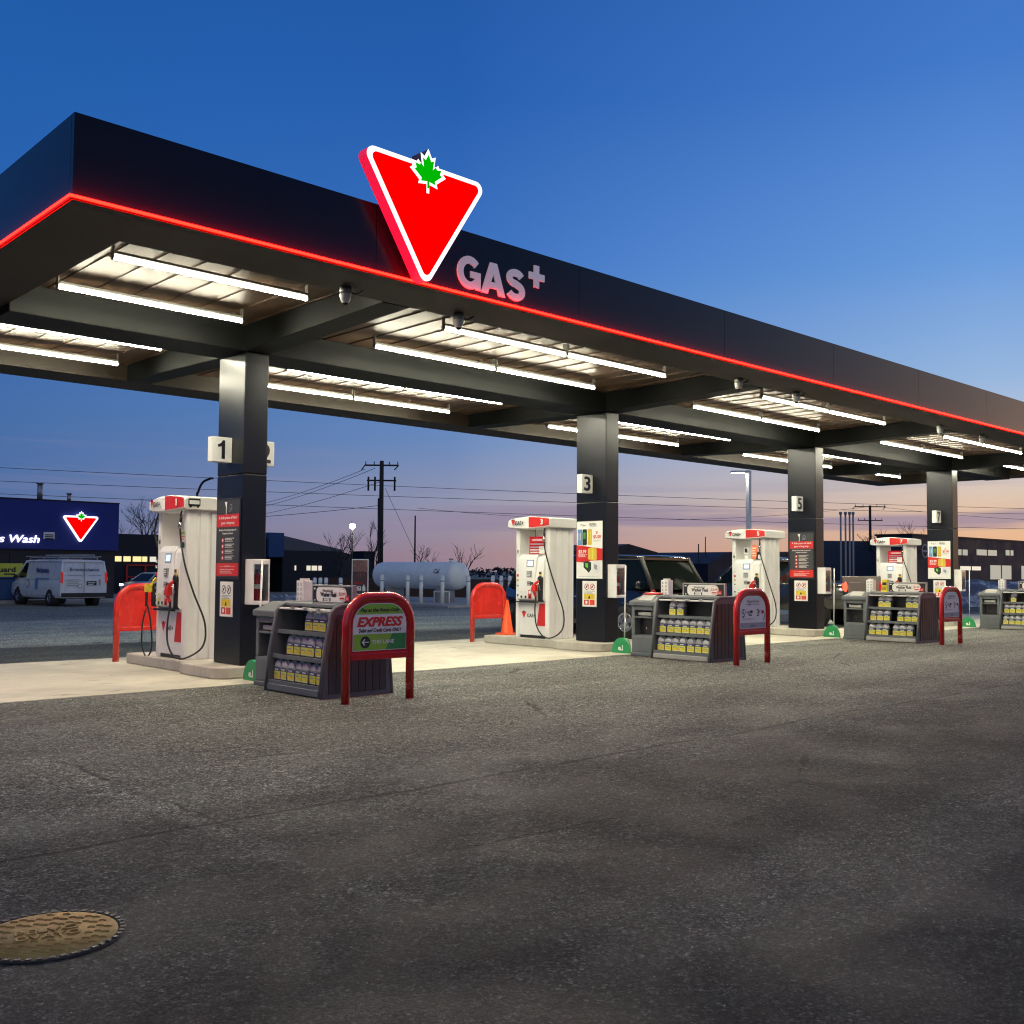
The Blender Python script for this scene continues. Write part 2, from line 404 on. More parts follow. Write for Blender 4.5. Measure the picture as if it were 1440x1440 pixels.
    # salt and dust
    dust=n.math('MULTIPLY',n.rng(n.noise(n.map(v,(.7,1.3,1)),2.6,9,.78,.6),.54,.68),n.rng(fine,.48,.62)); col=n.mix(n.math('MULTIPLY',dust,.62),col,(.26,.265,.25))
    sp=n.vor(v,24,out='Distance'); spk=n.math('MULTIPLY',n.rng(sp,.16,.08),n.rng(n.noise(v,1.7,4,.6),.50,.64)); 
    spc=n.vor(v,24,out='Color'); sc2=n.new('ShaderNodeSeparateColor'); n.link(spc,sc2.inputs[0]); spk=n.math('MULTIPLY',spk,n.rng(sc2.outputs[1],.72,.8))
    col=n.mix(n.math('MULTIPLY',spk,.35),col,(.42,.42,.40))
    edge=n.math('MULTIPLY',n.rng(wob2,-3.6,-2.4),n.rng(y,-1.0,-1.2)); ed=n.math('MULTIPLY',edge,n.rng(n.noise(n.map(v,(.5,1.6,1)),1.2,6,.7,.6),.50,.66)); col=n.mix(n.math('MULTIPLY',ed,.5),col,(.26,.255,.23))
    n.link(col,b.inputs['Base Color'])
    rg=n.rng(big2,.3,.7,.62,.9); n.link(rg,b.inputs['Roughness']); b.inputs['Specular IOR Level'].default_value=.35
    trk=n.rng(n.noise(n.map(v,(.05,3.2,1),(0,0,R(-5))),1.,6,.7,.15),.50,.62); k2=n.math('MULTIPLY',trk,n.rng(n.noise(v,.22,3),.45,.6)); col2=n.mix(n.math('MULTIPLY',k2,.10),col,(.040,.040,.040)); n.link(col2,b.inputs['Base Color'])
    h=n.math('ADD',n.math('MULTIPLY',stv,.5),n.math('ADD',fine,n.math('MULTIPLY',mid,.6))); h=n.math('SUBTRACT',h,n.math('MULTIPLY',n.math('ADD',seam,crack),1.2))
    n.link(n.bump(h,1.,.016,n.bump(big2,.3,.05)),b.inputs['Normal'])
    return m
def concrete(name,c=(.47,.445,.36),stain=.35,joints=True):
    m,nt,b=node_mat(name); n=N(nt)
    v=n.new('ShaderNodeTexCoord').outputs['Object']
    sx=n.new('ShaderNodeSeparateXYZ'); n.link(v,sx.inputs[0]); x,y=sx.outputs[0],sx.outputs[1]
    fine=n.noise(v,90,4,.7); big=n.noise(v,.7,6,.65,.5); brush=n.noise(n.map(v,(.8,9,1)),3,4)
    k=n.math('MULTIPLY',n.rng(fine,.3,.7,.9,1.1),n.rng(big,.3,.7,.78,1.14)); k=n.math('MULTIPLY',k,n.rng(brush,.3,.7,.94,1.06))
    oil=n.math('MULTIPLY',n.rng(n.noise(n.map(v,(1.2,3.,1)),1.1,5,.6,.4),.60,.72),stain); k=n.math('MULTIPLY',k,n.rng(oil,0,1,1,.35))
    if joints:
        fx=n.math('ABSOLUTE',n.math('SUBTRACT',n.math('FRACT',n.math('DIVIDE',n.math('ADD',x,1.8),3.625)),.5)); j=n.rng(fx,.0035,.0015)
        fy=n.math('ABSOLUTE',n.math('SUBTRACT',y,1.3)); j=n.math('MAXIMUM',j,n.rng(fy,.012,.006)); k=n.math('MULTIPLY',k,n.rng(j,0,1,1,.55))
    s=n.new('ShaderNodeVectorMath',operation='SCALE'); s.inputs[0].default_value=c; n.link(k,s.inputs['Scale']); n.link(s.outputs[0],b.inputs['Base Color'])
    b.inputs['Roughness'].default_value=.78; n.link(n.bump(fine,.3,.006),b.inputs['Normal'])
    return m
def wood():
    m,nt,b=node_mat('brown_soffit_planks'); n=N(nt)
    v=n.new('ShaderNodeTexCoord').outputs['Object']
    g=n.noise(n.map(v,(9,.5,1)),2.2,6,.65,.6); g2=n.noise(n.map(v,(2.4,.05,1)),1.,2)
    col=n.mix(n.rng(g,.3,.7),(.070,.038,.020),(.108,.064,.037)); col=n.mix(n.rng(g2,.35,.65,0,.3),col,(.050,.028,.015))
    n.link(col,b.inputs['Base Color']); b.inputs['Roughness'].default_value=.45; return m
def iron():
    m,nt,b=node_mat('rusty_cast_iron'); n=N(nt)
    v=n.new('ShaderNodeTexCoord').outputs['Object']
    g=n.noise(v,9,6,.7,.4); f=n.noise(v,160,3,.7)
    col=n.mix(n.rng(g,.35,.65),(.38,.225,.055),(.50,.33,.10)); col=n.mix(n.rng(f,.5,.75,0,.45),col,(.20,.11,.045)); n.link(col,b.inputs['Base Color'])
    b.inputs['Roughness'].default_value=.7; b.inputs['Metallic'].default_value=0.; n.link(n.bump(f,.35,.004),b.inputs['Normal']); return m
def snowm():
    m,nt,b=node_mat('old_snow'); n=N(nt)
    v=n.new('ShaderNodeTexCoord').outputs['Object']
    g=n.noise(v,.9,6,.7,.5); col=n.mix(n.rng(g,.45,.62),(.10,.115,.16),(.55,.60,.70)); n.link(col,b.inputs['Base Color']); b.inputs['Roughness'].default_value=.8
    n.link(n.bump(n.noise(v,4,6,.7),.8,.08),b.inputs['Normal']); return m
M_asph=asphalt(); M_conc=concrete('pale_apron_concrete',(.50,.48,.39),.8); M_kerb=concrete('kerb_concrete',(.44,.42,.36),.15,False); M_walk=concrete('grey_walk_concrete',(.30,.30,.30),.2,False)
M_wood=wood(); M_iron=iron(); M_snow=snowm()

M_rim=mat('dark_cast_rim',(.030,.027,.023),.7,var=.3,vscale=20)
M_stud=mat('worn_rim_studs',(.075,.068,.058),.55,var=.3,vscale=30)
g=MB()
ys=[-260,8,68,1400]
for a,bb in zip(ys[:-1],ys[1:]): g.quad((-900,a,gz(a)),(1400,a,gz(a)),(1400,bb,gz(bb)),(-900,bb,gz(bb)),M_asph)
struct(g.build('ground'))
p=MB(); p.box(-7.5,-1.05,-.1,30.5,3.6,.006,M_conc); struct(p.build('pavement',bevel=0))
p=MB(); p.box(20.2,19.8,-.6,30.,33.,-.0,M_walk); struct(p.build('tank_pavement',bevel=.02))
p=MB(); p.box(2.,36.9,-.6,14.6,38.68,-.08,M_walk); p.box(14.6,40.,-.6,22.,47.,-.16,M_walk); struct(p.build('footpath',bevel=.02))

# snow
def mound(name,pts,h,w,seed):
    rnd=random.Random(seed); m=MB(); n=40; P=bez(pts,max(4,n//(len(pts)-1))); rings=[]
    for i,q in enumerate(P):
        a=P[max(0,i-1)];b2=P[min(len(P)-1,i+1)]; d=(b2-a).normalized(); sd=Vector((-d.y,d.x,0)); e=min(1,min(i,len(P)-1-i)/4+.05)
        hh=h*e*(.9+.2*rnd.random())
        rings.append([(q+sd*(w*t*(.9+.2*rnd.random())))+Vector((0,0,hh*max(0,1-t*t)*(.92+.16*rnd.random())-.02)) for t in (-1,-.75,-.5,-.25,0,.25,.5,.75,1)])
    vs=[p for r in rings for p in r]; k=9; fs=[(i*k+j,i*k+j+1,(i+1)*k+j+1,(i+1)*k+j) for i in range(len(rings)-1) for j in range(k-1)]
    m.add(vs,fs,M_snow,True); o=m.build(name); o['kind']='stuff'; o['label']='old dirty snow ploughed into a low bank'; return o
mound('snow',[(37,13,0),(40,9,-.02),(44,6.5,0),(52,3,0)],1.15,2.6,3)
mound('snow',[(11.2,22,-.12),(13,20.8,-.12),(14.4,19.4,-.12)],.62,1.2,5)

# ------------------------------------------------------------------ canopy
X0,X1,YD=-3.89,26.4,4.25
ZF0,ZF1,ZS,ZB=4.48,5.17,4.70,4.35
canopy=thing('canopy','long dark flat-roofed fuel canopy edged with a red neon line, carried on four columns','canopy',(0,0,0))
def fascia(parent):
    nseg=10; L=(X1-X0)/nseg
    fr=MB(); bk=MB()
    for i in range(nseg):
        a=X0+i*L+(.0 if i==0 else .003); b=X0+(i+1)*L-(.0 if i==nseg-1 else .003)
        fr.box(a,-YD,ZF0,b,-YD+.06,ZF1,M_fascia); bk.box(a,YD-.06,ZF0,b,YD,ZF1,M_fascia)
    fr.build('fascia',parent); bk.build('fascia',parent)
    lf=MB(); rt=MB()
    for i in range(3):
        a=-YD+.063+i*(2*YD-.126)/3+.003; b=-YD+.063+(i+1)*(2*YD-.126)/3-.003
        lf.box(X0,a,ZF0,X0+.06,b,ZF1,M_fascia); rt.box(X1-.06,a,ZF0,X1,b,ZF1,M_fascia)
    lf.build('fascia',parent); rt.build('fascia',parent)
    MB().box(X0+.07,-YD+.07,4.93,X1-.07,YD-.07,5.02,M_flange).build('roof_deck',parent)
fascia(canopy)
fl=MB()
fl.box(X0,-YD,4.44,X1,-3.45,4.477,M_flange).box(X0,3.45,4.44,X1,YD,4.477,M_flange)
fl.box(X0,-3.45,4.44,X0+.72,3.45,4.477,M_flange).box(X1-.72,-3.45,4.44,X1,3.45,4.477,M_flange)
fl.box(X0+.5,-3.49,4.479,X1-.5,-3.452,4.93,M_flange).box(X0+.5,3.452,4.479,X1-.5,3.49,4.93,M_flange)
fl.box(X0+.68,-3.45,4.479,X0+.72,3.45,4.93,M_flange).box(X1-.72,-3.45,4.479,X1-.68,3.45,4.93,M_flange)
fl.build('perimeter_flange',canopy)
so=MB(); pw=.42; xx=X0+.72
while xx<X1-.72:
    b=min(xx+pw,X1-.72)
    so.add([(xx,-3.45,ZS-.010),(b,-3.45,ZS+.004),(b,3.45,ZS+.004),(xx,3.45,ZS-.010)],[(3,2,1,0)],M_wood)
    so.add([(b,-3.45,ZS+.004),(b,-3.45,ZS-.010),(b,3.45,ZS-.010),(b,3.45,ZS+.004)],[(3,2,1,0)],M_wood)
    xx=b
so.build('soffit',canopy)
bm=MB(); bm.box(X0+.73,-.36,ZB,X1-.73,.36,ZS+.1,M_beam); bm.build('beam',canopy,bevel=.012)
for k in range(4):
    for sgn in (-1,1):
        bm=MB(); 
        bm.prism([(sgn*.363,ZB),(sgn*3.44,4.432),(sgn*3.44,ZS+.1),(sgn*.363,ZS+.1)],k*S-.19,k*S+.19,'x',M_beam); bm.build('beam',canopy,bevel=.012)
e=.034
ne=MB(); ne.tube([(X0-e,YD+e,4.460),(X0-e,-YD-e,4.460),(X1+e,-YD-e,4.460)],.0125,M_neon,8); ne.build('neon_strip',canopy)
br=MB(); br.box(X0-.012,-YD-.012,4.452,X1+.012,-YD-.001,4.468,M_flange).box(X0-.012,YD+.001,4.452,X1+.012,YD+.012,4.468,M_flange).box(X0-.012,-YD,4.452,X0-.001,YD,4.468,M_flange).box(X1+.001,-YD,4.452,X1+.012,YD,4.468,M_flange)
br.build('neon_ledge',canopy)

# columns
for k in range(4):
    c=thing('support_column',['dark steel canopy column numbered 1 with a black and red poster','dark steel canopy column numbered 3 with a drinks poster','dark steel canopy column numbered 5 with a black and red poster','dark steel canopy column numbered 7 with a drinks poster'][k],'column',(k*S,0,.16),group='columns under the canopy')
    m=MB(); zz=[.0,1.27,2.55,ZB-.16]
    for a,b in zip(zz[:-1],zz[1:]): m.box(-.177,-.364,a+.004,.177,.364,b-.003,M_column)
    m.box(-.168,-.355,.004,.168,.355,ZB-.17,M_beam); m.build('cladding',c,bevel=.012)
    MB().box(-.15,-.33,0,.15,.33,.02,M_flange).build('base_plate',c)

# canopy light fixtures
def fixture():
    t=thing('strip_light','','strip light',(0,0,4.533),group='strip lights under the canopy')
    L=2.22
    tb=MB(); nn_=16; rr_=.025
    P_=[(rr_*math.sin(2*math.pi*(i-.5)/nn_),-rr_*math.cos(2*math.pi*(i-.5)/nn_)) for i in range(nn_)]
    for i in range(nn_):
        a_,b_=P_[i],P_[(i+1)%nn_]; zc=(a_[1]+b_[1])/2
        tb.add([(-L/2,)+a_,(L/2,)+a_,(L/2,)+b_,(-L/2,)+b_],[(0,1,2,3)],M_tube if zc<-.1*rr_ else M_tubeup,True)
    for e_ in (-L/2,L/2): tb.add([(e_,)+p_ for p_ in P_],[tuple(range(nn_))],M_tube)
    tb.build('tube',t)
    MB().box(-L/2,-.042,.0265,L/2,.042,.055,M_lgrey).build('housing',t,bevel=.006)
    for s in (-1,1):
        m=MB(); m.box(s*(L/2+.002),-.03,-.03,s*(L/2+.010),.03,.15,M_lgrey); m.cyl((s*(L/2+.014),0,0),(s*(L/2+.045),0,0),.010,M_lgrey,n=8); m.build('bracket',t)
    return t
fx0=fixture(); fxk=children(fx0); first=True
rows=[(-2.65,'front row'),(-1.15,'second row from front'),(1.15,'third row from front'),(2.65,'rear row')]
slots=[(-1.79,'in the near end bay')]+[(S*k+3.61+d*1.14,f'{w} half of the bay after column {2*k+1}') for k in range(3) for d,w in ((-1,'near'),(1,'far'))]+[(23.55,'in the far end bay')]
for y,rn in rows:
    for x,bn in slots:
        lab=f'lit strip light, {rn}, {bn}'
        if first: fx0.location=(x,y,4.533); fx0['label']=lab; first=False
        else: dup(fx0,(x,y,4.533),lab,kids=fxk)

# dome cameras under the fascia
def camera_thing():
    t=thing('security_camera','','camera',(0,0,4.44),group='security cameras under the canopy')
    MB().cyl((0,0,0),(0,0,-.07),.062,M_lgrey,n=18).build('mount',t)
    MB().lathe([(.062,0),(.060,-.03),(.05,-.07),(.03,-.10),(.0,-.108)],(0,0,-.07),M_whiteb,18).build('housing',t)
    MB().ell((0,0,-.155),.036,.036,.036,M_glass).build('lens',t)
    MB().tube(bez([(.05,0,-.03),(.12,-.02,-.05),(.19,-.05,.0),(.16,-.08,.03),(.08,-.06,.0)],6),.009,M_black,6).build('cable',t)
    return t
cm=camera_thing(); ck=children(cm)
cl=[(-.8,-3.62,'white dome camera beside the beam of column 1'),(.78,-3.62,'dome camera at the near end of the front tubes after column 1'),(6.47,-3.62,'dome camera just before the beam of column 3'),(8.14,-3.62,'dome camera above the front tubes just past column 3'),(13.54,-3.62,'dome camera just before the beam of column 5'),(15.6,-3.62,'dome camera above the front tubes just past column 5')]
for i,(x,y,l) in enumerate(cl):
    if i==0: cm.location=(x,y,4.44); cm['label']=l
    else: dup(cm,(x,y,4.44),l,kids=ck)

# ------------------------------------------------------------------ big lit sign on the fascia
sg=thing('emblem_sign','large lit red triangle emblem with a green maple leaf on the fascia','sign',(0,-4.25,4.4))
tri=[(-1.20,5.66),(.465,5.66),(-.37,4.36)]
def off(poly,d):
    cx=sum(p[0] for p in poly)/3; cz=sum(p[1] for p in poly)/3
    n=[]
    N_=len(poly)
    for i in range(N_):
        p=Vector(poly[i]);a=Vector(poly[i-1]);b=Vector(poly[(i+1)%N_])
        da=(a-p).normalized();db=(b-p).normalized(); h=d/math.sin(da.angle(db)/2); q=p+(da+db).normalized()*h; n.append((q.x,q.y))
    return n
def rel(poly): return [(x,z-4.4) for x,z in poly]
outer=rounded(rel(tri),.085,6); inner=rounded(rel(off(tri,.050)),.05,6)
MB().prism(outer,-.05,-.192,'y',M_lredside).build('case',sg)
MB().prism(outer,-.193,-.202,'y',M_lwhite).build('border',sg)
MB().prism(inner,-.203,-.210,'y',M_lred).build('face',sg)
lc=leaf(-.37,1.105,.315)
lf=MB(); lf.prism(lc,-.06,-.210,'y',M_logoback); lf.prism(lc,-.2105,-.216,'y',M_lwhite); lo=lf.build('leaf_case',sg)
MB().prism(leaf(-.37,1.105,.315,.24),-.2165,-.222,'y',M_lgreen).build('leaf',sg)
arm=MB(); arm.box(-.5,0,.3,-.3,-.05,.5,M_flange); arm.build('bracket',sg)

ls=thing('letter_sign','pale channel letters with an added faint glow reading GAS+ on the dark fascia','sign',(0,-4.25,4.44))
def stroke(pts,wd,name):
    P=[Vector(p) for p in pts]; L=[];Rr=[]
    for i,p in enumerate(P):
        a=P[max(0,i-1)];b=P[min(len(P)-1,i+1)]; d=(b-a).normalized(); nn_=Vector((-d.y,d.x))*wd/2; L.append(tuple(p+nn_)); Rr.append(tuple(p-nn_))
    return L+Rr[::-1]
def arc(cx,cz,rx,rz,a0,a1,n=18): return [(cx+rx*math.cos(R(a0+(a1-a0)*i/n)),cz+rz*math.sin(R(a0+(a1-a0)*i/n))) for i in range(n+1)]
wd=.084
m=MB()
m.prism(stroke(arc(.385,.275,.135,.142,42,318),wd,''),-.022,-.002,'y',M_letter); m.prism([(.475,.10),(.545,.10),(.545,.295),(.40,.295),(.40,.225),(.465,.225)],-.0228,-.0025,'y',M_letter); m.build('letter',ls)
m=MB(); m.prism([(.560,.095),(.655,.095),(.690,.19),(.790,.19),(.825,.095),(.920,.095),(.790,.455),(.690,.455)][:0] or [(.560,.095),(.655,.095),(.740,.345),(.825,.095),(.920,.095),(.790,.455),(.690,.455)],-.022,-.002,'y',M_letter); m.prism([(.672,.165),(.808,.165),(.785,.235),(.695,.235)],-.0228,-.0025,'y',M_letter); m.build('letter',ls)
sp_=arc(1.085,.352,.098,.064,22,270,14)+arc(1.085,.206,.106,.074,90,-158,14)[1:]
m=MB(); m.prism(stroke(sp_,wd,''),-.022,-.002,'y',M_letter); m.build('letter',ls)
pl=MB(); pl.prism([(1.30,.40),(1.38,.40),(1.38,.31),(1.46,.31),(1.46,.40),(1.55,.40),(1.55,.48),(1.46,.48),(1.46,.57),(1.38,.57),(1.38,.48),(1.30,.48)],-.022,-.002,'y',M_letter); pl.build('letter',ls)

# ------------------------------------------------------------------ islands
isl=[]
for k in range(4):
    m=MB(); A=[(-.55,-.30),(-.40,-.46),(.40,-.46),(.55,-.30),(.55,.60),(.44,.60),(.44,2.62),(-.44,2.62),(-.44,.60),(-.55,.60)]
    m.prism(A,.007,.16,'z',M_kerb); o=m.build('pump_island',bevel=.02); o.location=(k*S,0,0)
    tag(o,f'raised concrete pump island at the foot of column {2*k+1}','island','pump islands')

# number plates (flags) on columns
for k,(a,b) in enumerate(((1,2),(3,4),(5,6),(7,8))):
    for num,sx in ((a,-1),(b,1)):
        if num==8: continue
        t=thing('number_plate',f'white box plate with black number {num} sticking out from the dark column','number plate',(k*S+sx*.178,0.02,3.04),group='pump number plates')
        MB().box(0,-.065,-.17,sx*.29,.065,.17,M_paper).build('plate',t,bevel=.008)
        gg=G((sx*.150,-.0655,0),(1,0,0),(0,0,1),(0,-1,0)); (gg.text(str(num),.0,0,1,M_blackp,h=.25,w=.15,bold=.03) if num>1 else gg.poly([(-.005,-.125),(.045,-.125),(.045,.125),(.01,.125),(-.015,.085),(-.06,.065),(-.06,.03),(-.005,.042)],1,M_blackp)); gg.build('numeral',t)

# ------------------------------------------------------------------ posters on columns
def board(t,w,h,frame):
    MB().box(-.012,-w/2,-h/2,-.001,w/2,h/2,frame).build('frame',t,bevel=.004)
def poster_red(k):
    t=thing('poster',f'black and red text poster framed on column {2*k+1}','poster',(k*S-.178,.0,1.845),group='posters on the columns')
    board(t,.66,1.09,M_blackp)
    g=G((-.0122,0,0),(0,-1,0),(0,0,1),(-1,0,0))
    g.rect(-.305,-.52,.305,.52,1,M_dgrey); g.rect(-.305,.16,.305,.33,2,M_pred); g.rect(-.305,-.50,.305,-.33,2,M_pred)
    g.poly([(-.10,.50),(-.03,.50),(-.045,.42),(-.05,.32),(-.065,.32),(-.062,.42)],2,M_paper)
    g.disc(.07,.43,.035,2,M_lav2); g.disc(.07,.43,.027,3,M_dgrey); g.bars(.02,.39,.1,2,3,M_lav2)
    g.text('A little peace of mind',0,.28,3,M_paper,h=.05,w=.50,bold=.02); g.text('goes a long way',0,.21,3,M_paper,h=.05,w=.37,bold=.02)
    g.text('Benefits of the loyalty program for',0,.115,3,M_paper,h=.034,w=.48,bold=.02); g.text('frequent customers',0,.07,3,M_paper,h=.034,w=.29,bold=.02)
    for i,z in enumerate((-.02,-.10,-.18,-.26)):
        g.disc(-.135,z,.034,2,M_pred); g.disc(-.135,z,.016,3,M_paper); g.bars(-.07,z+.03,.25,3,3,M_paper,.009,.02)
    g.rect(-.21,-.375,-.08,-.372,3,M_paper); g.rect(.08,-.375,.21,-.372,3,M_paper); g.text('LEARN MORE',0,-.372,3,M_paper,w=.14,bold=.02); g.bars(-.2,-.41,.4,3,3,M_paper,.008,.024)
    g.build('print',t)
def poster_can(k):
    t=thing('poster',f'white and red drinks advertisement with cans fixed on column {2*k+1}','poster',(k*S-.178,.02,1.835),group='posters on the columns')
    board(t,.66,1.07,M_blackp)
    g=G((-.0122,0,0),(0,-1,0),(0,0,1),(-1,0,0))
    g.rect(-.32,-.525,.32,.525,1,M_paper)
    g.poly([(-.32,-.22),(-.05,-.24),(.02,-.20),(.32,-.19),(.32,.02),(.05,.05),(-.32,.09)],2,M_pred)
    g.poly([(-.225,.475),(-.195,.475),(-.21,.44)],2,M_dred); g.text('Gas+',-.135,.455,2,M_blackp,w=.09,bold=.02); g.text('METRO',.08,.47,2,M_blackp,w=.16,bold=.02); g.text('ROAD',.10,.445,2,M_lav2,w=.16,bold=.02)
    for x,mm in ((-.235,M_cblue),(-.115,M_dkgreenp),(.01,M_gold)):
        w=.055; z0=.09;z1=.38; g.poly([(x-w*.8,z0),(x+w*.8,z0),(x+w,z0+.02),(x+w,z1-.025),(x+w*.8,z1),(x-w*.8,z1),(x-w,z1-.025),(x-w,z0+.02)],3,mm)
    for dx in (-.025,0,.025): g.poly([(-.119+dx,.20),(-.111+dx,.20),(-.109+dx,.32),(-.121+dx,.32)],4,M_grn)
    for dx in (-.022,0.02): g.poly([(-.24+dx,.18),(-.232+dx,.18),(-.23+dx,.31),(-.242+dx,.31)],4,M_lav); g.poly([(.005+dx,.16),(.013+dx,.16),(.015+dx,.34),(.003+dx,.34)],4,M_lime)
    g.text('2/',.18,.315,3,M_pred,h=.05,bold=.03); g.text('$5.00',.19,.24,3,M_pred,w=.18,bold=.03); g.bars(.10,.18,.19,2,3,M_lav2)
    g.text('$5.99',-.17,-.03,3,M_paper,w=.19,bold=.03); g.bars(-.27,-.08,.22,3,3,M_paper,.01,.02)
    g.poly([(-.03,-.17),(.15,-.20),(.185,-.17),(.18,.02),(.08,.05),(-.03,.02)],4,M_gold); g.poly([(.07,-.17),(.10,-.175),(.10,.02),(.07,.025)],5,M_lime)
    g.poly([(-.14,-.32),(-.01,-.42),(.05,-.36),(.05,-.23),(-.05,-.20),(-.14,-.22)],4,M_dkgreenp); g.poly([(-.09,-.31),(-.03,-.33),(-.03,-.25),(-.09,-.24)],5,M_grn)
    g.poly([(.08,-.38),(.20,-.43),(.28,-.36),(.27,-.23),(.15,-.20),(.09,-.24)],4,M_lav); g.poly([(.12,-.34),(.2,-.37),(.2,-.28),(.12,-.26)],5,M_lav2)
    g.bars(-.27,-.49,.5,1,3,M_lav2,.006); g.build('print',t)
def notice(k):
    t=thing('safety_notice',f'small white safety notice with yellow panel under the poster on column {2*k+1}','notice',(k*S-.178,.02,1.03),group='safety notices on the columns')
    MB().box(-.010,-.175,-.235,-.001,.175,.235,M_paper).build('plate',t,bevel=.004)
    g=G((-.0105,0,0),(0,-1,0),(0,0,1),(-1,0,0))
    for x in (-.065,.075):
        g.disc(x,.13,.058,1,M_pred if k else M_blackp); g.disc(x,.13,.045,2,M_paper); g.poly([(x-.038,.10),(x-.03,.092),(x+.038,.16),(x+.03,.168)],3,M_blackp); g.rect(x-.015,.11,x+.012,.15,4,M_dgrey)
    g.bars(-.12,.055,.25,3,1,M_lav2,.010,.02); g.rect(-.13,-.10,.13,.0,1,M_yellow); g.poly([(-.03,-.085),(.03,-.085),(0,-.02)],2,M_blackp); g.bars(-.12,-.015,.06,3,2,M_gold,.012,.022); g.bars(.05,-.015,.07,3,2,M_gold,.012,.022)
    g.rect(-.13,-.20,-.01,-.11,1,M_pred); g.rect(.01,-.20,.13,-.11,1,M_pred); g.disc(-.07,-.155,.03,2,M_paper); g.bars(.02,-.125,.09,3,2,M_orangep,.01,.022)
    g.build('print',t)
for k in range(4):
    (poster_red if k%2==0 else poster_can)(k); notice(k)

# ------------------------------------------------------------------ extinguisher cabinets
for k in range(4):
    t=thing('extinguisher_cabinet',f'white wall cabinet with glass door holding an extinguisher on column {2*k+1}','cabinet',(k*S,-.365,.97),group='extinguisher cabinets')
    m=MB(); w,d,h=.125,.21,.60
    m.box(-w,-d,0,-w+.02,-.001,h,M_whiteb).box(w-.02,-d,0,w,-.001,h,M_whiteb).box(-w+.02,-d,0,w-.02,-.001,.05,M_whiteb).box(-w+.02,-d,h-.07,w-.02,-.001,h,M_whiteb).box(-w+.02,-.02,.05,w-.02,-.001,h-.07,M_whiteb)
    m.build('case',t,bevel=.006)
    MB().box(-w+.021,-d+.006,.051,w-.021,-d+.010,h-.071,M_cabglass).build('glass_door',t)
    x=thing('fire_extinguisher',f'red fire extinguisher inside the white cabinet on column {2*k+1}','extinguisher',(k*S-.01,-.475,1.02),group='fire extinguishers')
    MB().lathe([(.0,.002),(.058,.002),(.062,.03),(.062,.28),(.045,.34),(.022,.36),(.022,.38)],(0,0,0),M_extred,16).build('cylinder',x)
    MB().lathe([(.0635,.16),(.0635,.22)],(0,0,0),M_paper,16).build('label_band',x)
    MB().box(-.012,-.05,.375,.012,.03,.39,M_black).box(-.012,-.055,.40,.012,.02,.415,M_black).cyl((0,0,.36),(0,0,.41),.014,M_chrome,n=8).build('valve',x)
    MB().tube(bez([(0,-.04,.38),(.04,-.07,.33),(.05,-.05,.2),(.03,-.06,.1)],6),.009,M_paper,6).build('hose',x)

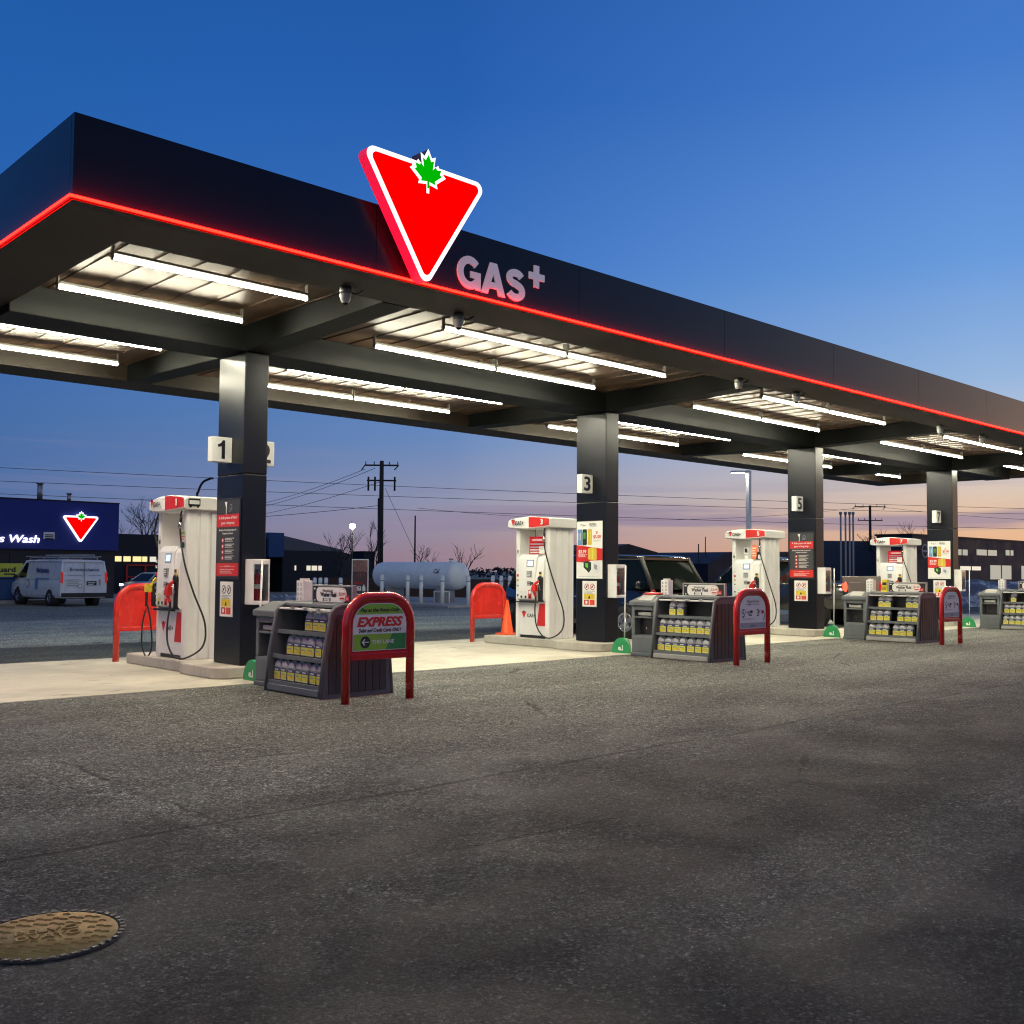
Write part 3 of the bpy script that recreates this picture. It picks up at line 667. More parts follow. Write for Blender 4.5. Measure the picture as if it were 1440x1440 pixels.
# ------------------------------------------------------------------ pumps
def emblem(g,a,b,s,l):
    g.poly([(a-s*.5,b+s*.45),(a+s*.5,b+s*.45),(a,b-s*.5)],l,M_pred); g.disc(a,b+s*.42,s*.17,l+1,M_dkgreenp,8)
def pump(k):
    num=2*k+1
    extra={0:'with a yellow diesel nozzle at its far end',1:'with a red sign in its upper opening',2:'with orange coupons in its upper opening',3:'with a red notice behind the third display rack'}[k]
    t=thing('fuel_pump',f'white fuel pump numbered {num} {extra}','fuel pump',(k*S,1.35,.16),group='fuel pumps')
    X=.35; Y=.45
    # lower cabinet and plinth
    m=MB(); m.box(-X+.012,-Y+.045,.055,X-.012,Y-.02,.70,M_white); m.build('lower_cabinet',t,bevel=.012)
    MB().box(-X+.03,-Y+.06,0,X-.03,Y-.03,.052,M_blackp).build('plinth',t)
    # side towers
    for s in (-1,1):
        m=MB(); n=9; pts=[]
        y0=s*(Y-.10); y1=s*Y
        if s<0:
            prof=[(-X,y0)]+[(-X+.01,y1+.02),(-X+.03,y1)]
            for q in (-.17,0,.17): prof += [(q-.035,y1),(q-.02,y1+.016),(q+.02,y1+.016),(q+.035,y1)]
            prof += [(X-.03,y1),(X-.01,y1+.02),(X,y0)]
            m.prism(prof,0.0,2.10,'z',M_white)
        else: m.box(-X,y0,.0,X,y1,2.10,M_white)
        m.build('side_tower',t,bevel=.008)
    # control cabinet
    prof=[(-X-.015,.702),(-X-.055,.74),(-X-.045,1.2),(-X-.005,1.50),(-X+.03,1.56),(X-.03,1.56),(X+.005,1.50),(X+.045,1.2),(X+.055,.74),(X+.015,.702)]
    m=MB(); m.prism(prof,-Y+.105,Y-.105,'y',M_white); m.build('control_cabinet',t,bevel=.014)
    for s in (-1,1):
        P=[(s*(X+.05),.72),(s*(X+.075),.76),(s*(X+.065),1.15),(s*(X+.03),1.52),(s*(X-.02),1.60),(s*(X-.10),1.60),(s*(X-.10),.72)]
        MB().prism(P,-.15,Y-.11,'y',M_white).build('control_panel',t,bevel=.02)
        MB().box(s*(X-.0),-.16,.675,s*(X+.085),Y-.06,.70,M_blackp).build('bottom_trim',t)
    # front details on the -X face (drawn in the tilted panel plane)
    n=Vector((-1,0,.09)).normalized(); w=Vector((.09,0,1)).normalized()
    g=G((-X-.069,0,1.10),(0,-1,0),w,n,.003)
    g.rect(-.115,.255,.085,.395,0,M_lav2); g.build('screen_bezel',t)
    sc_=G((-X-.062,0,1.10),(0,-1,0),w,n,.003); sc_.rect(-.085,.28,.06,.375,4,M_screen); sc_.build('screen',t)
    kp=MB(); kp.box(-X-.078,-.045,1.16,-X-.05,.075,1.28,M_lgrey); kp.box(-X-.081,-.028,1.175,-X-.077,.058,1.265,M_dgrey)
    for i in range(3):
        for j in range(3): kp.box(-X-.084,-.02+i*.027,1.182+j*.027,-X-.081,-.002+i*.027,1.20+j*.027,M_lav)
    kp.build('keypad',t)
    cr=MB(); cr.box(-X-.082,-.03,1.00,-X-.06,.06,1.09,M_lgrey); cr.box(-X-.085,-.02,1.04,-X-.081,.05,1.05,M_blackp); cr.box(-X-.10,-.10,1.0,-X-.06,-.045,1.07,M_dgrey); cr.build('card_reader',t)
    for i,mm in enumerate((M_lime if k==0 else M_white,M_white,M_pred)):
        yy=.21-.115*i
        g=G((-X-.0775,0,.80),(0,-1,0),(0,0,1),(-1,0,0),.003); g.rect(-yy-.045,-.05,-yy+.045,.12,1,mm); g.disc(-yy,-.015,.028,2,M_blackp,12); g.rect(-yy-.03,.05,-yy+.03,.10,2,M_paper if mm is M_pred else M_lav); g.build('grade_button',t)
    g=G((-X-.002,0,0),(0,-1,0),(0,0,1),(-1,0,0),.003)
    pass
    fr=G((-X+.0115,0,0),(0,-1,0),(0,0,1),(-1,0,0),.002)
    fr.poly([(.12,.24),(.36,.24),(.36,.66),(.19,.66)],1,M_pred); emblem(fr,-.23,.44,.14,1); fr.text('GAS+',-.03,.43,1,M_blackp,w=.22,bold=.03); fr.build('front_print',t)
    # left sticker column and card sticker
    st=G((-X-.0575,0,1.0),(0,-1,0),(0,0,1),(-1,0,0),.003)
    for z,h,c in ((.36,.05,M_lav),(.28,.05,M_lav),(.17,.06,M_pred),(.08,.05,M_gold),(-.02,.04,M_lav2),(-.10,.03,M_lav),(-.2,.04,M_dgrey)):
        st.rect(-.345,z,-.295,z+h*.8,6,c)
    st.rect(.255,.18,.33,.27,5,M_gold); st.rect(.262,.225,.323,.262,6,M_blackp); st.rect(.255,.145,.33,.178,5,M_lime if k!=1 else M_gold)
    st.build('sticker_print',t)
    up=G((-X+.003,0,1.6),(0,-1,0),(0,0,1),(-1,0,0),.003)
    for (a,b,c,d,mm) in ((-.43,.03,-.365,.09,M_navy),):
        up.rect(a,b,c,d,1,mm)
    up.build('sticker_print',t)
    # nozzle boot, nozzle, hose
    bt=MB(); bt.box(-X-.065,-.34,.70,-X-.02,-.22,1.13,M_black); bt.lathe([(.0,-.03),(.06,-.03),(.06,.02),(.0,.02)],(-X-.055,-.28,1.13),M_black,14,'x'); bt.build('nozzle_boot',t,bevel=.01)
    nz=MB(); nz.tube(bez([(-X-.10,-.20,.80),(-X-.13,-.16,.93),(-X-.12,-.19,1.03),(-X-.09,-.27,1.09)],5),.026,M_pred,8,radii=None); nz.box(-X-.16,-.24,.90,-X-.09,-.13,1.02,M_pred); nz.tube(bez([(-X-.13,-.13,.86),(-X-.17,-.12,.93),(-X-.15,-.15,1.02)],5),.010,M_whiteb,6); nz.cyl((-X-.09,-.26,1.08),(-X-.09,-.31,.92),.012,M_chrome,n=8); nz.cyl((-X-.10,-.20,.82),(-X-.10,-.20,.70),.017,M_black,n=8)
    nz.build('nozzle',t,bevel=.008)
    hs=MB(); hs.tube(bez([(-X-.03,-.36,2.10),(-X-.05,-.36,1.98),(-X-.05,-.38,1.72),(-X-.04,-.50,1.35),(-X+.06,-.58,.95),(-X+.22,-.62,.52),(-X+.20,-.62,.20),(-X-.02,-.58,.045),(-X-.14,-.45,.06),(-X-.17,-.30,.25),(-X-.14,-.22,.52),(-X-.10,-.20,.72)],8),.0135,M_black,8); hs.build('hose',t)
    MB().cyl((-X-.05,-.36,1.84),(-X-.05,-.365,1.93),.028,M_chrome,n=10).cyl((-X-.045,-.36,1.93),(-X-.04,-.36,2.0),.02,M_black,n=10).build('hose_breakaway',t)
    # head
    hd=MB(); Yh0,Yh1=-.54,.60; rings=[]; nn=9
    for i in range(nn):
        q=i/(nn-1); yy=Yh0+(Yh1-Yh0)*q; b=1-(2*q-1)**2; xo=(.43+.045*b); z0=2.11-.035*b; z1=2.28+.045*b
        rings.append([(-xo,yy,z0+.02),(-xo,yy,z1-.03),(-xo+.06,yy,z1),(xo-.06,yy,z1),(xo,yy,z1-.03),(xo,yy,z0+.02),(xo-.05,yy,z0),(-xo+.05,yy,z0)])
    hd.loft(rings,M_white,smooth=False); hd.build('head',t,bevel=.008)
    def headface(q,zf):
        yy=Yh0+(Yh1-Yh0)*q; b=1-(2*q-1)**2; return Vector((-((.43+.045*b))-.004,yy,zf))
    rp=MB(); vs=[]
    for i in range(7):
        q=.012+.44*i/6; b=1-(2*q-1)**2; z0=2.11-.035*b+.035; z1=2.28+.045*b-.015
        vs += [headface(q,z0),headface(q,z1)]
    rp.add(vs,[(2*i,2*i+1,2*i+3,2*i+2) for i in range(6)],M_pred); rp.build('number_panel',t)
    nm=G(headface(.15,2.21)+Vector((-.014,0,0)),Vector((.09,-1,0)).normalized(),(0,0,1),Vector((-1,-.09,0)).normalized(),.003); nm.text(str(num),0,0,1,M_paper,h=.10,bold=.04); nm.build('numeral',t)
    lg=G(headface(.70,2.21)+Vector((-.014,0,0)),Vector((-.07,-1,0)).normalized(),(0,0,1),Vector((-1,.07,0)).normalized(),.003); emblem(lg,-.155,.0,.12,1); lg.text('GAS+',.035,-.01,1,M_blackp,w=.25,bold=.03); lg.build('logo_print',t)
    if k==0:
        bs=G((-.29,Yh0-.0105,2.20),(1,0,0),(0,0,1),(0,-1,0),.003)
        bs.poly(rounded([(-.09,-.045),(.09,-.045),(.09,.06),(-.09,.06)],.015,3),1,M_blackp); bs.rect(-.075,-.02,.075,.035,2,M_paper); bs.disc(-.055,-.05,.02,1,M_blackp,10); bs.disc(.055,-.05,.02,1,M_blackp,10); bs.build('bus_pictogram',t)
    if k in (1,3):
        s2=G((-X+.02,-.12,1.77),(0,-1,0),(0,0,1),(-1,0,0),.003); s2.rect(-.22,-.17,.22,.17,1,M_dred); s2.rect(-.19,.07,.19,.13,2,M_pred); s2.bars(-.13,.12,.3,1,3,M_paper,.03); s2.bars(-.19,.04,.38,2,2,M_lav2,.03,.06); s2.bars(-.19,-.07,.38,2,2,M_lav,.028,.05); s2.rect(.06,-.16,.20,-.02,3,M_paper); s2.bars(.08,-.04,.1,3,4,M_lav2); s2.build('hanging_sign',t)
        MB().cyl((-X+.03,-.05,1.94),(-X+.03,-.05,2.1),.006,M_black,n=6).build('sign_hanger',t)
    if k==2:
        s2=G((-X+.02,-.10,1.76),(0,-1,0),(0,0,1),(-1,0,0),.003); s2.poly([(-.02,-.14),(.12,-.16),(.18,.16),(.02,.18)],2,M_orangep); s2.bars(.01,.12,.12,4,3,M_paper,.03,.06); s2.rect(-.22,-.02,-.10,.12,1,M_paper); s2.rect(-.20,.0,-.12,.10,2,M_blackp); s2.rect(.21,-.03,.30,.13,1,M_dgrey); s2.rect(-.20,-.16,-.10,-.06,1,M_paper); s2.rect(.17,-.15,.33,-.05,1,M_paper); s2.build('coupon_stickers',t)
    if k==0:
        s2=G((-X+.0,-.33,1.70),(0,-1,0),(0,0,1),(-1,0,0),.003); s2.rect(-.05,-.14,.09,.10,1,M_paper); s2.rect(-.04,-.13,.08,-.05,2,M_dkgreenp); s2.rect(-.04,.06,.08,.095,2,M_green); s2.bars(-.04,.04,.12,2,2,M_pred,.018,.035); s2.build('price_sticker',t)
        # diesel hose and yellow nozzle at the far end
        nz=MB(); nz.box(-X-.12,Y+.03,.93,-X-.04,Y+.17,1.05,M_yellow); nz.tube(bez([(-X-.08,Y+.05,.98),(-X-.05,Y-.0,1.10),(-X-.02,Y-.02,1.14)],5),.018,M_yellow,8); nz.cyl((-X-.10,Y+.12,.93),(-X-.10,Y+.13,.72),.02,M_black,n=8); nz.cyl((-X-.10,Y+.13,.72),(-X-.10,Y+.13,.66),.018,M_pred,n=8); nz.box(-X-.06,Y+.002,.72,-X+.10,Y+.06,1.06,M_black); nz.build('diesel_nozzle',t,bevel=.012)
        hs=MB(); hs.tube(bez([(-X-.10,Y+.13,.70),(-X-.12,Y+.20,.45),(-X-.10,Y+.24,.15),(-X-.06,Y+.17,-.02),(-X-.02,Y+.09,.12),(-X-.04,Y+.09,.45),(-X-.08,Y+.12,.74)],8),.012,M_black,8); hs.build('diesel_hose',t); hs=MB()
        hs.tube(bez([(-X+.02,Y+.04,2.1),(-X-.01,Y+.10,1.85),(-X+.02,Y+.06,1.6),(-X+.1,Y+.02,1.5)],8),.013,M_black,8); hs.build('diesel_hose',t)
    return t
for k in range(4): pump(k)

# ------------------------------------------------------------------ red arch signs
def arch(t,red,front=True):
    H=1.20; w=.866; r=.30; pts=[(0,0,0),(0,0,H-r-.05)]
    pts += [(r-r*math.cos(a),0,H-.05-r+r*math.sin(a)) for a in [R(q) for q in range(12,91,13)]]
    pts += [(w-p[0],0,p[2]) for p in reversed(pts)]
    m=MB(); m.tube(pts,.048,red,14); m.build('arch_tube',t)
    MB().box(.04,-.028,.46,w-.04,.028,.53,red).build('crossbar',t,bevel=.008)
    q=[(.045,.531),(w-.045,.531)]
    rr=.255; cz=H-.05-r
    arc=[(r+ -rr*math.cos(R(a)),cz+rr*math.sin(R(a))) for a in range(0,91,15)]
    body=[(.045,.531)]+[(x,z) for x,z in arc]+[(w-x,z) for x,z in reversed(arc)]+[(w-.045,.531)]
    MB().prism(list(reversed(body)),-.016,.016,'y',red).build('backing_panel',t)
    return body
def inset(body,w,d):
    cx=w/2; cz=.80
    return [(cx+(x-cx)*(1-2*d/w),cz+(z-cz)*(1-2*d/.6)) for x,z in body]
for k in range(4):
    lab=['red arched sign reading EXPRESS on green and white, standing on the asphalt','red arched sign with pale price panel beside the second display rack','smaller-looking red arched price sign beside the third display rack',''][k]
    if k==3: continue
    t=thing('arch_sign',lab,'sign',(k*S-.61,-3.45,0),group='red arched lane signs')
    body=arch(t,M_dred); w=.866
    pan=[(x,z) for x,z in inset(body,w,.03)]
    g=G((0,-.0175,0),(1,0,0),(0,0,1),(0,-1,0),.0018)
    g.poly(list(reversed(pan)) if False else pan,0,M_paper if k==0 else M_lav)
    x0,x1=.082,w-.082
    if k==0:
        def clip(z0,z1,pp):
            # horizontal band of the convex panel
            out=[]
            def cut(P,zz,up):
                res=[]
                for i in range(len(P)):
                    a,b=P[i],P[(i+1)%len(P)]; ia=(a[1]>=zz) if up else (a[1]<=zz); ib=(b[1]>=zz) if up else (b[1]<=zz)
                    if ia: res.append(a)
                    if ia!=ib:
                        tt=(zz-a[1])/(b[1]-a[1]); res.append((a[0]+tt*(b[0]-a[0]),zz))
                return res
            return cut(cut(pp,z0,True),z1,False)
        inn=inset(body,w,.038)
        g.poly(clip(.955,2,inn),1,M_green); g.poly(clip(0,.738,inn),1,M_green)
        P2=[p for p in clip(0,.738,inn)]; P2=[(max(x,.50+.1*(z-.55)/.19),z) for x,z in P2]; g.poly(P2,2,M_green2)
        g.poly(clip(.742,.95,inn),1,M_paper)
        c=w/2
        g.text('Pay at the Pump Only',c,.995,3,M_blackp,h=.052,w=.52,bold=.03,shear=.25)
        g.text('EXPRESS',c,.872,3,M_pred,h=.098,w=.60,bold=.05,shear=.28)
        g.text('Debit and Credit Cards ONLY',c,.780,3,M_blackp,h=.042,w=.58,bold=.03,shear=.25)
        g.disc(.235,.652,.065,3,M_blackp,24); g.poly([(.185,.652),(.222,.690),(.232,.680),(.208,.657),(.282,.657),(.282,.647),(.208,.647),(.232,.624),(.222,.614)],4,M_paper)
        g.text('THIS LANE',.47,.652,3,M_paper,h=.042,w=.30,bold=.02)
    else:
        g.rect(.085,.566,w-.085,.65,1,M_lav2); c=w/2
        g.text('Pump & Saver',c,.99,2,M_blackp,w=.34,bold=.01); g.bars(c-.20,.945,.4,1,2,M_lav2,.012); g.rect(c-.12,.925,c-.08,.945,2,M_blackp)
        g.text('5',.165,.80,2,M_blackp,h=.13,w=.065,bold=.01); g.text('¢',.225,.835,2,M_blackp,w=.03); g.text('3',.565,.805,2,M_blackp,h=.11,w=.06,bold=.01); g.text('¢',.62,.84,2,M_blackp,w=.03)
        g.rect(.27,.785,.345,.835,2,M_lav2); g.rect(.35,.80,.42,.845,2,M_blackp); g.rect(.31,.76,.40,.782,2,M_navy); g.rect(.665,.79,.735,.84,2,M_dred)
        g.poly([(.715,.68),(.735,.68),(.775,.79),(.775,.82)],2,M_dgrey); g.bars(.13,.72,.35,2,2,M_lav2); g.text('GAS+',c,.605,2,M_navy,w=.12,bold=.02)
    g.build('sign_face',t)
gl=['red arched guard panel seen from behind at the far end of the first island','red arched guard panel seen from behind, next to the orange cone','','']
for k in range(2):
    t=thing('arch_sign',gl[k],'sign',(k*S-.46,2.95,.006),group='red arched lane signs'); arch(t,M_red)

# ------------------------------------------------------------------ orange cone
t=thing('traffic_cone','plain orange traffic cone on the far end of the second pump island','cone',(7.28,2.45,.16))
MB().lathe([(.135,.03),(.125,.05),(.028,.68),(.022,.70),(.0,.70)],(0,0,0),M_orange,20).build('cone_body',t)
MB().prism(rounded([(-.17,-.17),(.17,-.17),(.17,.17),(-.17,.17)],.03,4),.0,.032,'z',M_orange).build('base',t,bevel=.006)

# ------------------------------------------------------------------ service bins + display racks
names=['EXPRESS sign','second arched sign','third arched sign','column 7']
def make_bin(k):
    t=thing('service_bin',['grey service bin nearest the camera, beside the EXPRESS sign rack','grey service bin with a red lid between column 3 and its rack','grey service bin in front of column 5 and the brake lights','farthest grey service bin in front of column 7'][k],'bin',(k*S-.10,-1.42,0),group='grey service bins')
    m=MB(); x0,x1,y0,y1,h=-.30,.30,-.27,.26,.86; d=.16
    m.box(x0+d,y0,.04,x1,y1,h,M_grey)
    m.box(x0,y0,.04,x0+d-.001,y1,.36,M_grey).box(x0,y0,.361,x0+d-.001,y0+.07,h,M_grey).box(x0,y1-.07,.361,x0+d-.001,y1,h,M_grey)
    m.box(x0,y0+.071,.78,x0+d-.001,y1-.071,h,M_grey).box(x0+.002,y0+.071,.645,x0+d-.001,y1-.071,.675,M_grey)
    m.build('bin_body',t,bevel=.012)
    MB().box(x0-.012,y0-.012,.0,x1+.012,y1+.012,.055,M_grey).build('base',t,bevel=.008)
    MB().box(x0+.005,y0+.03,.075,x0-.006,y1-.03,.33,M_grey).build('door',t,bevel=.006)
    m=MB(); m.box(x0+d-.004,y0+.08,.37,x0+d-.012,y1-.08,.77,M_blackp); m.build('recess_dark_sheet',t)  # black sheet darkens the inside of the openings
    m=MB(); m.box(x0+.03,y0+.12,.69,x0+.13,y1-.12,.75,M_lgrey); m.build('towel_dispenser',t,bevel=.008)
    MB().ell((x0+.10,.0,.47),.018,.018,.018,M_chrome).build('knob',t)
    a=.86; hd=MB(); X_,Y0_,Y1_=.335,y0-.03,y1+.03
    hd.loft([[(-X_,Y0_,a),(X_,Y0_,a),(X_,Y1_,a),(-X_,Y1_,a)],[(-X_,Y0_,a+.07),(X_,Y0_,a+.07),(X_,Y1_,a+.07),(-X_,Y1_,a+.07)],[(-.15,-.17,a+.18),(.15,-.17,a+.18),(.15,.13,a+.18),(-.15,.13,a+.18)],[(-.12,-.14,a+.18),(.12,-.14,a+.18),(.12,.10,a+.18),(-.12,.10,a+.18)],[(-.10,-.12,a+.06),(.10,-.12,a+.06),(.10,.08,a+.06),(-.10,.08,a+.06)]],M_grey,smooth=False)
    hd.build('hood',t,bevel=.012)
    if k>0: 
        sc2=MB(); sc2.prism([(-.30,a+.085),(-.17,a+.176),(-.165,a+.186),(-.305,a+.095)],-.18,.12,'y',M_lgrey); sc2.build('scoop',t)
    return t
for k in range(4): make_bin(k)
for k in range(4):
    t=thing('towel_box',f'small white printed towel box standing behind the service bin of column {2*k+1}','towel box',(k*S+.02,-1.60,1.02+.02),group='white towel boxes')
    MB().prism(rounded([(-.07,-.085),(.07,-.085),(.07,.085),(-.07,.085)],.02,3),0,.26,'z',M_paper).build('box_body',t,bevel=.006)
    MB().prism(rounded([(-.05,-.05),(.05,-.05),(.05,.05),(-.05,.05)],.02,3),.26,.285,'z',M_whiteb).build('lid',t,bevel=.004)
    g=G((-.0705,0,.13),(0,-1,0),(0,0,1),(-1,0,0),.002)
    for i in range(4):
        for j in (-.035,.035): g.disc(j,.09-.06*i,.014,1,M_lav2,8); g.rect(j-.02,.068-.06*i,j+.02,.073-.06*i,1,M_dgrey)
    g.build('print',t)
    MB().box(-.10,-.11,-.16,.10,.11,-.001,M_grey).build('stand',t,bevel=.01)
t=thing('red_lid','red round lid lying on the second service bin','basin',(7.15,-1.40,1.046)); MB().lathe([(0,0),(.17,0),(.18,.015),(.16,.03),(.05,.04),(0,.04)],(0,0,0),M_red,20).build('shell',t); MB().tube(bez([(-.05,0,.035),(-.03,0,.07),(.03,0,.07),(.05,0,.035)],5),.008,M_red,6).build('handle',t)  # flat red lid-like piece set on the bin
t=thing('yellow_carton','yellow carton standing upright behind the third display rack','carton',(14.55,-1.92,1.04)); MB().box(-.05,-.06,0,.05,.06,.27,M_yellow).build('carton_body',t,bevel=.004); gq=G((-.0505,0,.13),(0,-1,0),(0,0,1),(-1,0,0),.002); gq.rect(-.05,.02,.05,.08,1,M_blackp); gq.bars(-.045,-.02,.09,3,1,M_blackp,.012,.025); gq.build('print',t)

# jug
JW,JD,JH=.148,.105,.275
def make_jug():
    t=thing('fluid_jug','','jug',(0,0,0),group='washer fluid jugs')
    def ring(z,w,d,yo=0): return [(x,y+yo,z) for x,y in rounded([(-d/2,-w/2),(d/2,-w/2),(d/2,w/2),(-d/2,w/2)],min(w,d)*.18,2)]
    MB().loft([ring(.0,JW*.94,JD*.92),ring(.012,JW,JD),ring(.165,JW,JD)],M_jugb).build('fluid_body',t)
    m=MB(); m.loft([ring(.1652,JW,JD),ring(.185,JW*.97,JD*.97),ring(.225,JW*.62,JD*.8,.012),ring(.252,JW*.34,JD*.52,.022)],M_jug)
    m.tube(bez([(-.005,-.062,.185),(-.005,-.058,.225),(-.005,-.035,.252),(-.005,.0,.252)],4),.015,M_jug,6); m.build('shoulder',t)
    MB().cyl((0,.024,.250),(0,.024,.278),.022,M_jug,n=10).build('cap',t)
    g=G((-JD/2-.0012,0,0),(0,-1,0),(0,0,1),(-1,0,0),.0012)
    a=JW*.46
    g.rect(-a,.028,a,.160,0,M_lime); g.rect(-a,.124,a,.160,1,M_navy); g.rect(-a*.7,.136,a*.5,.148,2,M_paper); g.rect(-a*.8,.085,a*.4,.10,1,M_lav2); g.disc(a*.45,.068,.018,1,M_gold,10); g.rect(-a*.8,.045,a*.2,.075,1,M_yellow); g.rect(-a,.035,a,.041,2,M_paper); g.build('front_label',t)
    return t
jug0=make_jug(); jk=children(jug0); jfirst=True
ordn=['first','second','third','fourth','fifth','sixth','seventh','eighth']
fills={0:[(3,[3,4,5,6]),(2,[1,2,3,4,5,6]),(1,[0,1,2,3,4,5,6])],
       1:[(3,[1,2]),(2,[0,1,2,3,4,5,6]),(1,[0,1,2,3,4,5,6])],
       2:[(3,[1,2,5,6]),(2,[0,1,2,4,5,6]),(1,[0,1,2,3.5,4.5,5.5])],
       3:[(3,[1]),(2,[0,1,2,3,4,5,6]),(1,[0,1,2,3,4,5,6])]}
shelfz={1:.115,2:.425,3:.715}; shelfx={1:-.40,2:-.335,3:-.27}; shname={1:'bottom',2:'middle',3:'top'}
RK=['rack beside the EXPRESS sign','rack beside the second arched sign','rack beside the third arched sign','rack beside column 7']
for k in range(4):
    xo=k*S; y0,y1=-2.95,-1.74
    t=thing('display_rack',['grey roadside rack of washer fluid behind the EXPRESS sign','grey rack of washer fluid behind the second arched sign','grey rack of washer fluid behind the third arched sign','farthest grey rack of washer fluid in front of column 7'][k],'display rack',(xo-.10,0,0),group='washer fluid display racks')
    prof=[(-.49,.0),(-.45,.44),(-.36,.94),(-.31,1.0),(-.22,1.03),(.22,1.03),(.31,1.0),(.36,.94),(.45,.44),(.49,.0)]
    inn=[(-.43,.06),(-.395,.44),(-.31,.93),(-.27,.97),(.27,.97),(.31,.93),(.395,.44),(.43,.06)]
    for yy,s in ((y0,1),(y1,-1)):
        m=MB(); m.prism(prof,yy+s*.006,yy+s*.05,'y',M_grey)
        # ribbed outer face
        for i in range(8):
            xa=-.40+i*.1; 
            def zt(x): return .95-.02 if abs(x)<.30 else .93-(abs(x)-.30)*5.0
            x_0,x_1=xa+.006,xa+.094
            m.prism([(x_0,.05),(x_1,.05),(x_1,max(.2,min(zt(x_1),.965))),(x_0,max(.2,min(zt(x_0),.965)))],yy-s*.004,yy+s*.0055,'y',M_dgrey)
        rim=[(-.49,.0),(-.45,.44),(-.36,.94),(-.31,1.0),(-.22,1.03),(.22,1.03),(.31,1.0),(.36,.94),(.45,.44),(.49,.0)]
        m.tube([(x,yy+s*.02,z+.0) for x,z in rim],.026,M_grey,8); m.build('side_panel',t)
    MB().box(-.50,y0+.055,.012,.50,y1-.055,.09,M_lgrey if k else M_grey).build('plinth',t,bevel=.008)
    MB().box(-.02,y0+.055,.092,.02,y1-.055,1.0,M_dgrey).build('back_panel',t)
    for q,z in ((1,.091),(2,.39),(3,.68)):
        xa={1:-.46,2:-.41,3:-.35}[q]
        m=MB(); m.box(xa,y0+.055,z,-.021,y1-.055,z+.02,M_dgrey); m.box(xa-.02,y0+.055,z-.005,xa-.001,y1-.055,z+.045,M_grey); m.box(.021,y0+.055,z,-xa,y1-.055,z+.02,M_dgrey); m.build('shelf',t,bevel=.003)
    m=MB(); m.box(-.27,y0+.055,1.0,.27,y1-.055,1.04,M_grey); m.build('roof',t,bevel=.01)
    m=MB(); m.box(-.35,y0+.056,.962,-.275,y1-.056,.985,M_whiteb)
    for yy in (-2.1,-2.38,-2.66):
        m.box(-.37,yy-.035,.975,-.352,yy+.035,1.0,M_lgrey); m.box(-.352,yy-.01,.985,-.28,yy+.01,.995,M_lgrey)
    m.build('roof_edge',t,bevel=.004)
    # topper sign
    tp=thing('topper_sign',f'small framed washer fluid price sign on top of the {RK[k]}','sign',(xo-.16,-2.52,1.041),group='washer fluid topper signs')
    m=MB(); m.box(-.02,-.42,.0,.02,.42,.215,M_dgrey); m.build('backing_board',tp,bevel=.004)
    m=MB(); m.box(-.028,-.425,.0,.028,-.405,.22,M_lgrey).box(-.028,.405,.0,.028,.425,.22,M_lgrey).box(-.028,-.4049,.2,.028,.4049,.22,M_lgrey).box(-.028,-.4049,.0,.028,.4049,.012,M_lgrey); m.build('frame',tp)
    g=G((-.0205,0,.106),(0,-1,0),(0,0,1),(-1,0,0),.0018)
    g.rect(-.40,-.09,.40,.09,1,M_blackp); g.poly(rounded([(-.33,-.088),(.30,-.088),(.30,.085),(-.33,.085)],[.06,.08,.08,.06],4),2,M_paper)
    g.text('Windshield',-.09,.045,3,M_blackp,w=.22,bold=.01); g.text('Washer Fluid',-.075,.0,3,M_blackp,w=.33,h=.052,bold=.045); g.rect(-.19,-.08,-.165,-.04,3,M_dgrey); g.rect(-.05,-.08,-.025,-.04,3,M_dgrey); g.bars(-.155,-.045,.1,2,3,M_lav2,.010,.02)
    g.disc(.215,0,.075,3,M_pred,20); g.disc(.215,0,.070,4,M_paper,20); g.text('$3.99',.215,.012,5,M_pred,w=.11,bold=.02); g.rect(.17,-.05,.26,-.03,5,M_pred); g.poly([(.28,-.07),(.36,-.07),(.36,-.005),(.28,-.005)],4,M_pred); g.text('2x',.32,-.038,5,M_paper,w=.05)
    g.rect(-.385,.055,-.345,.075,3,M_paper); g.rect(-.37,-.08,-.35,-.062,3,M_paper); g.build('print',tp)
    for q,cols in fills[k]:
        for i,cpos in enumerate(cols):
            y=y1-.145-cpos*.153; x=xo-.10+shelfx[q]+.04+random.uniform(-.008,.008); z=shelfz[q] if q==1 else shelfz[q]-.012
            z={1:.1115,2:.4105,3:.7005}[q]
            lab=f'{ordn[i]} jug from the bin, {shname[q]} shelf, {RK[k]}'
            rz=random.uniform(-.10,.10)
            if jfirst: jug0.location=(x,y,z); jug0['label']=lab; jug0.rotation_euler=(0,0,rz); jfirst=False
            else: dup(jug0,(x,y,z),lab,rz,kids=jk)

# ------------------------------------------------------------------ green half-round shovels with white poles
for k in range(4):
    t=thing('snow_shovel',f'green half-round shovel with a thin white pole beside the service bin of column {2*k+1}','shovel',(k*S-.14,-.78,.0) ,group='green shovels')
    m=MB(); arc=[(.21*math.cos(R(a)),.27*math.sin(R(a))+.006) for a in range(0,181,15)]
    vs=[];nA=len(arc)
    for dx,sc_ in ((-.10,1.),(-.085,1.),(.06,.55)):
        vs += [(dx,y*sc_,z*(1 if dx<0 else .95)) for y,z in arc]
    m.loft([vs[0:nA],vs[nA:2*nA],vs[2*nA:]],M_gplas,smooth=False); m.build('blade',t,bevel=.004)
    g=G((-.102,0,.10),(0,-1,0),(0,0,1),(-1,0,0),.003); g.text('e.l',0,0,1,M_paper,h=.09,bold=.05); g.build('print',t)
    MB().cyl((.0,0,.22),(.03,0,1.55),.012,M_paper,n=8).build('pole',t)

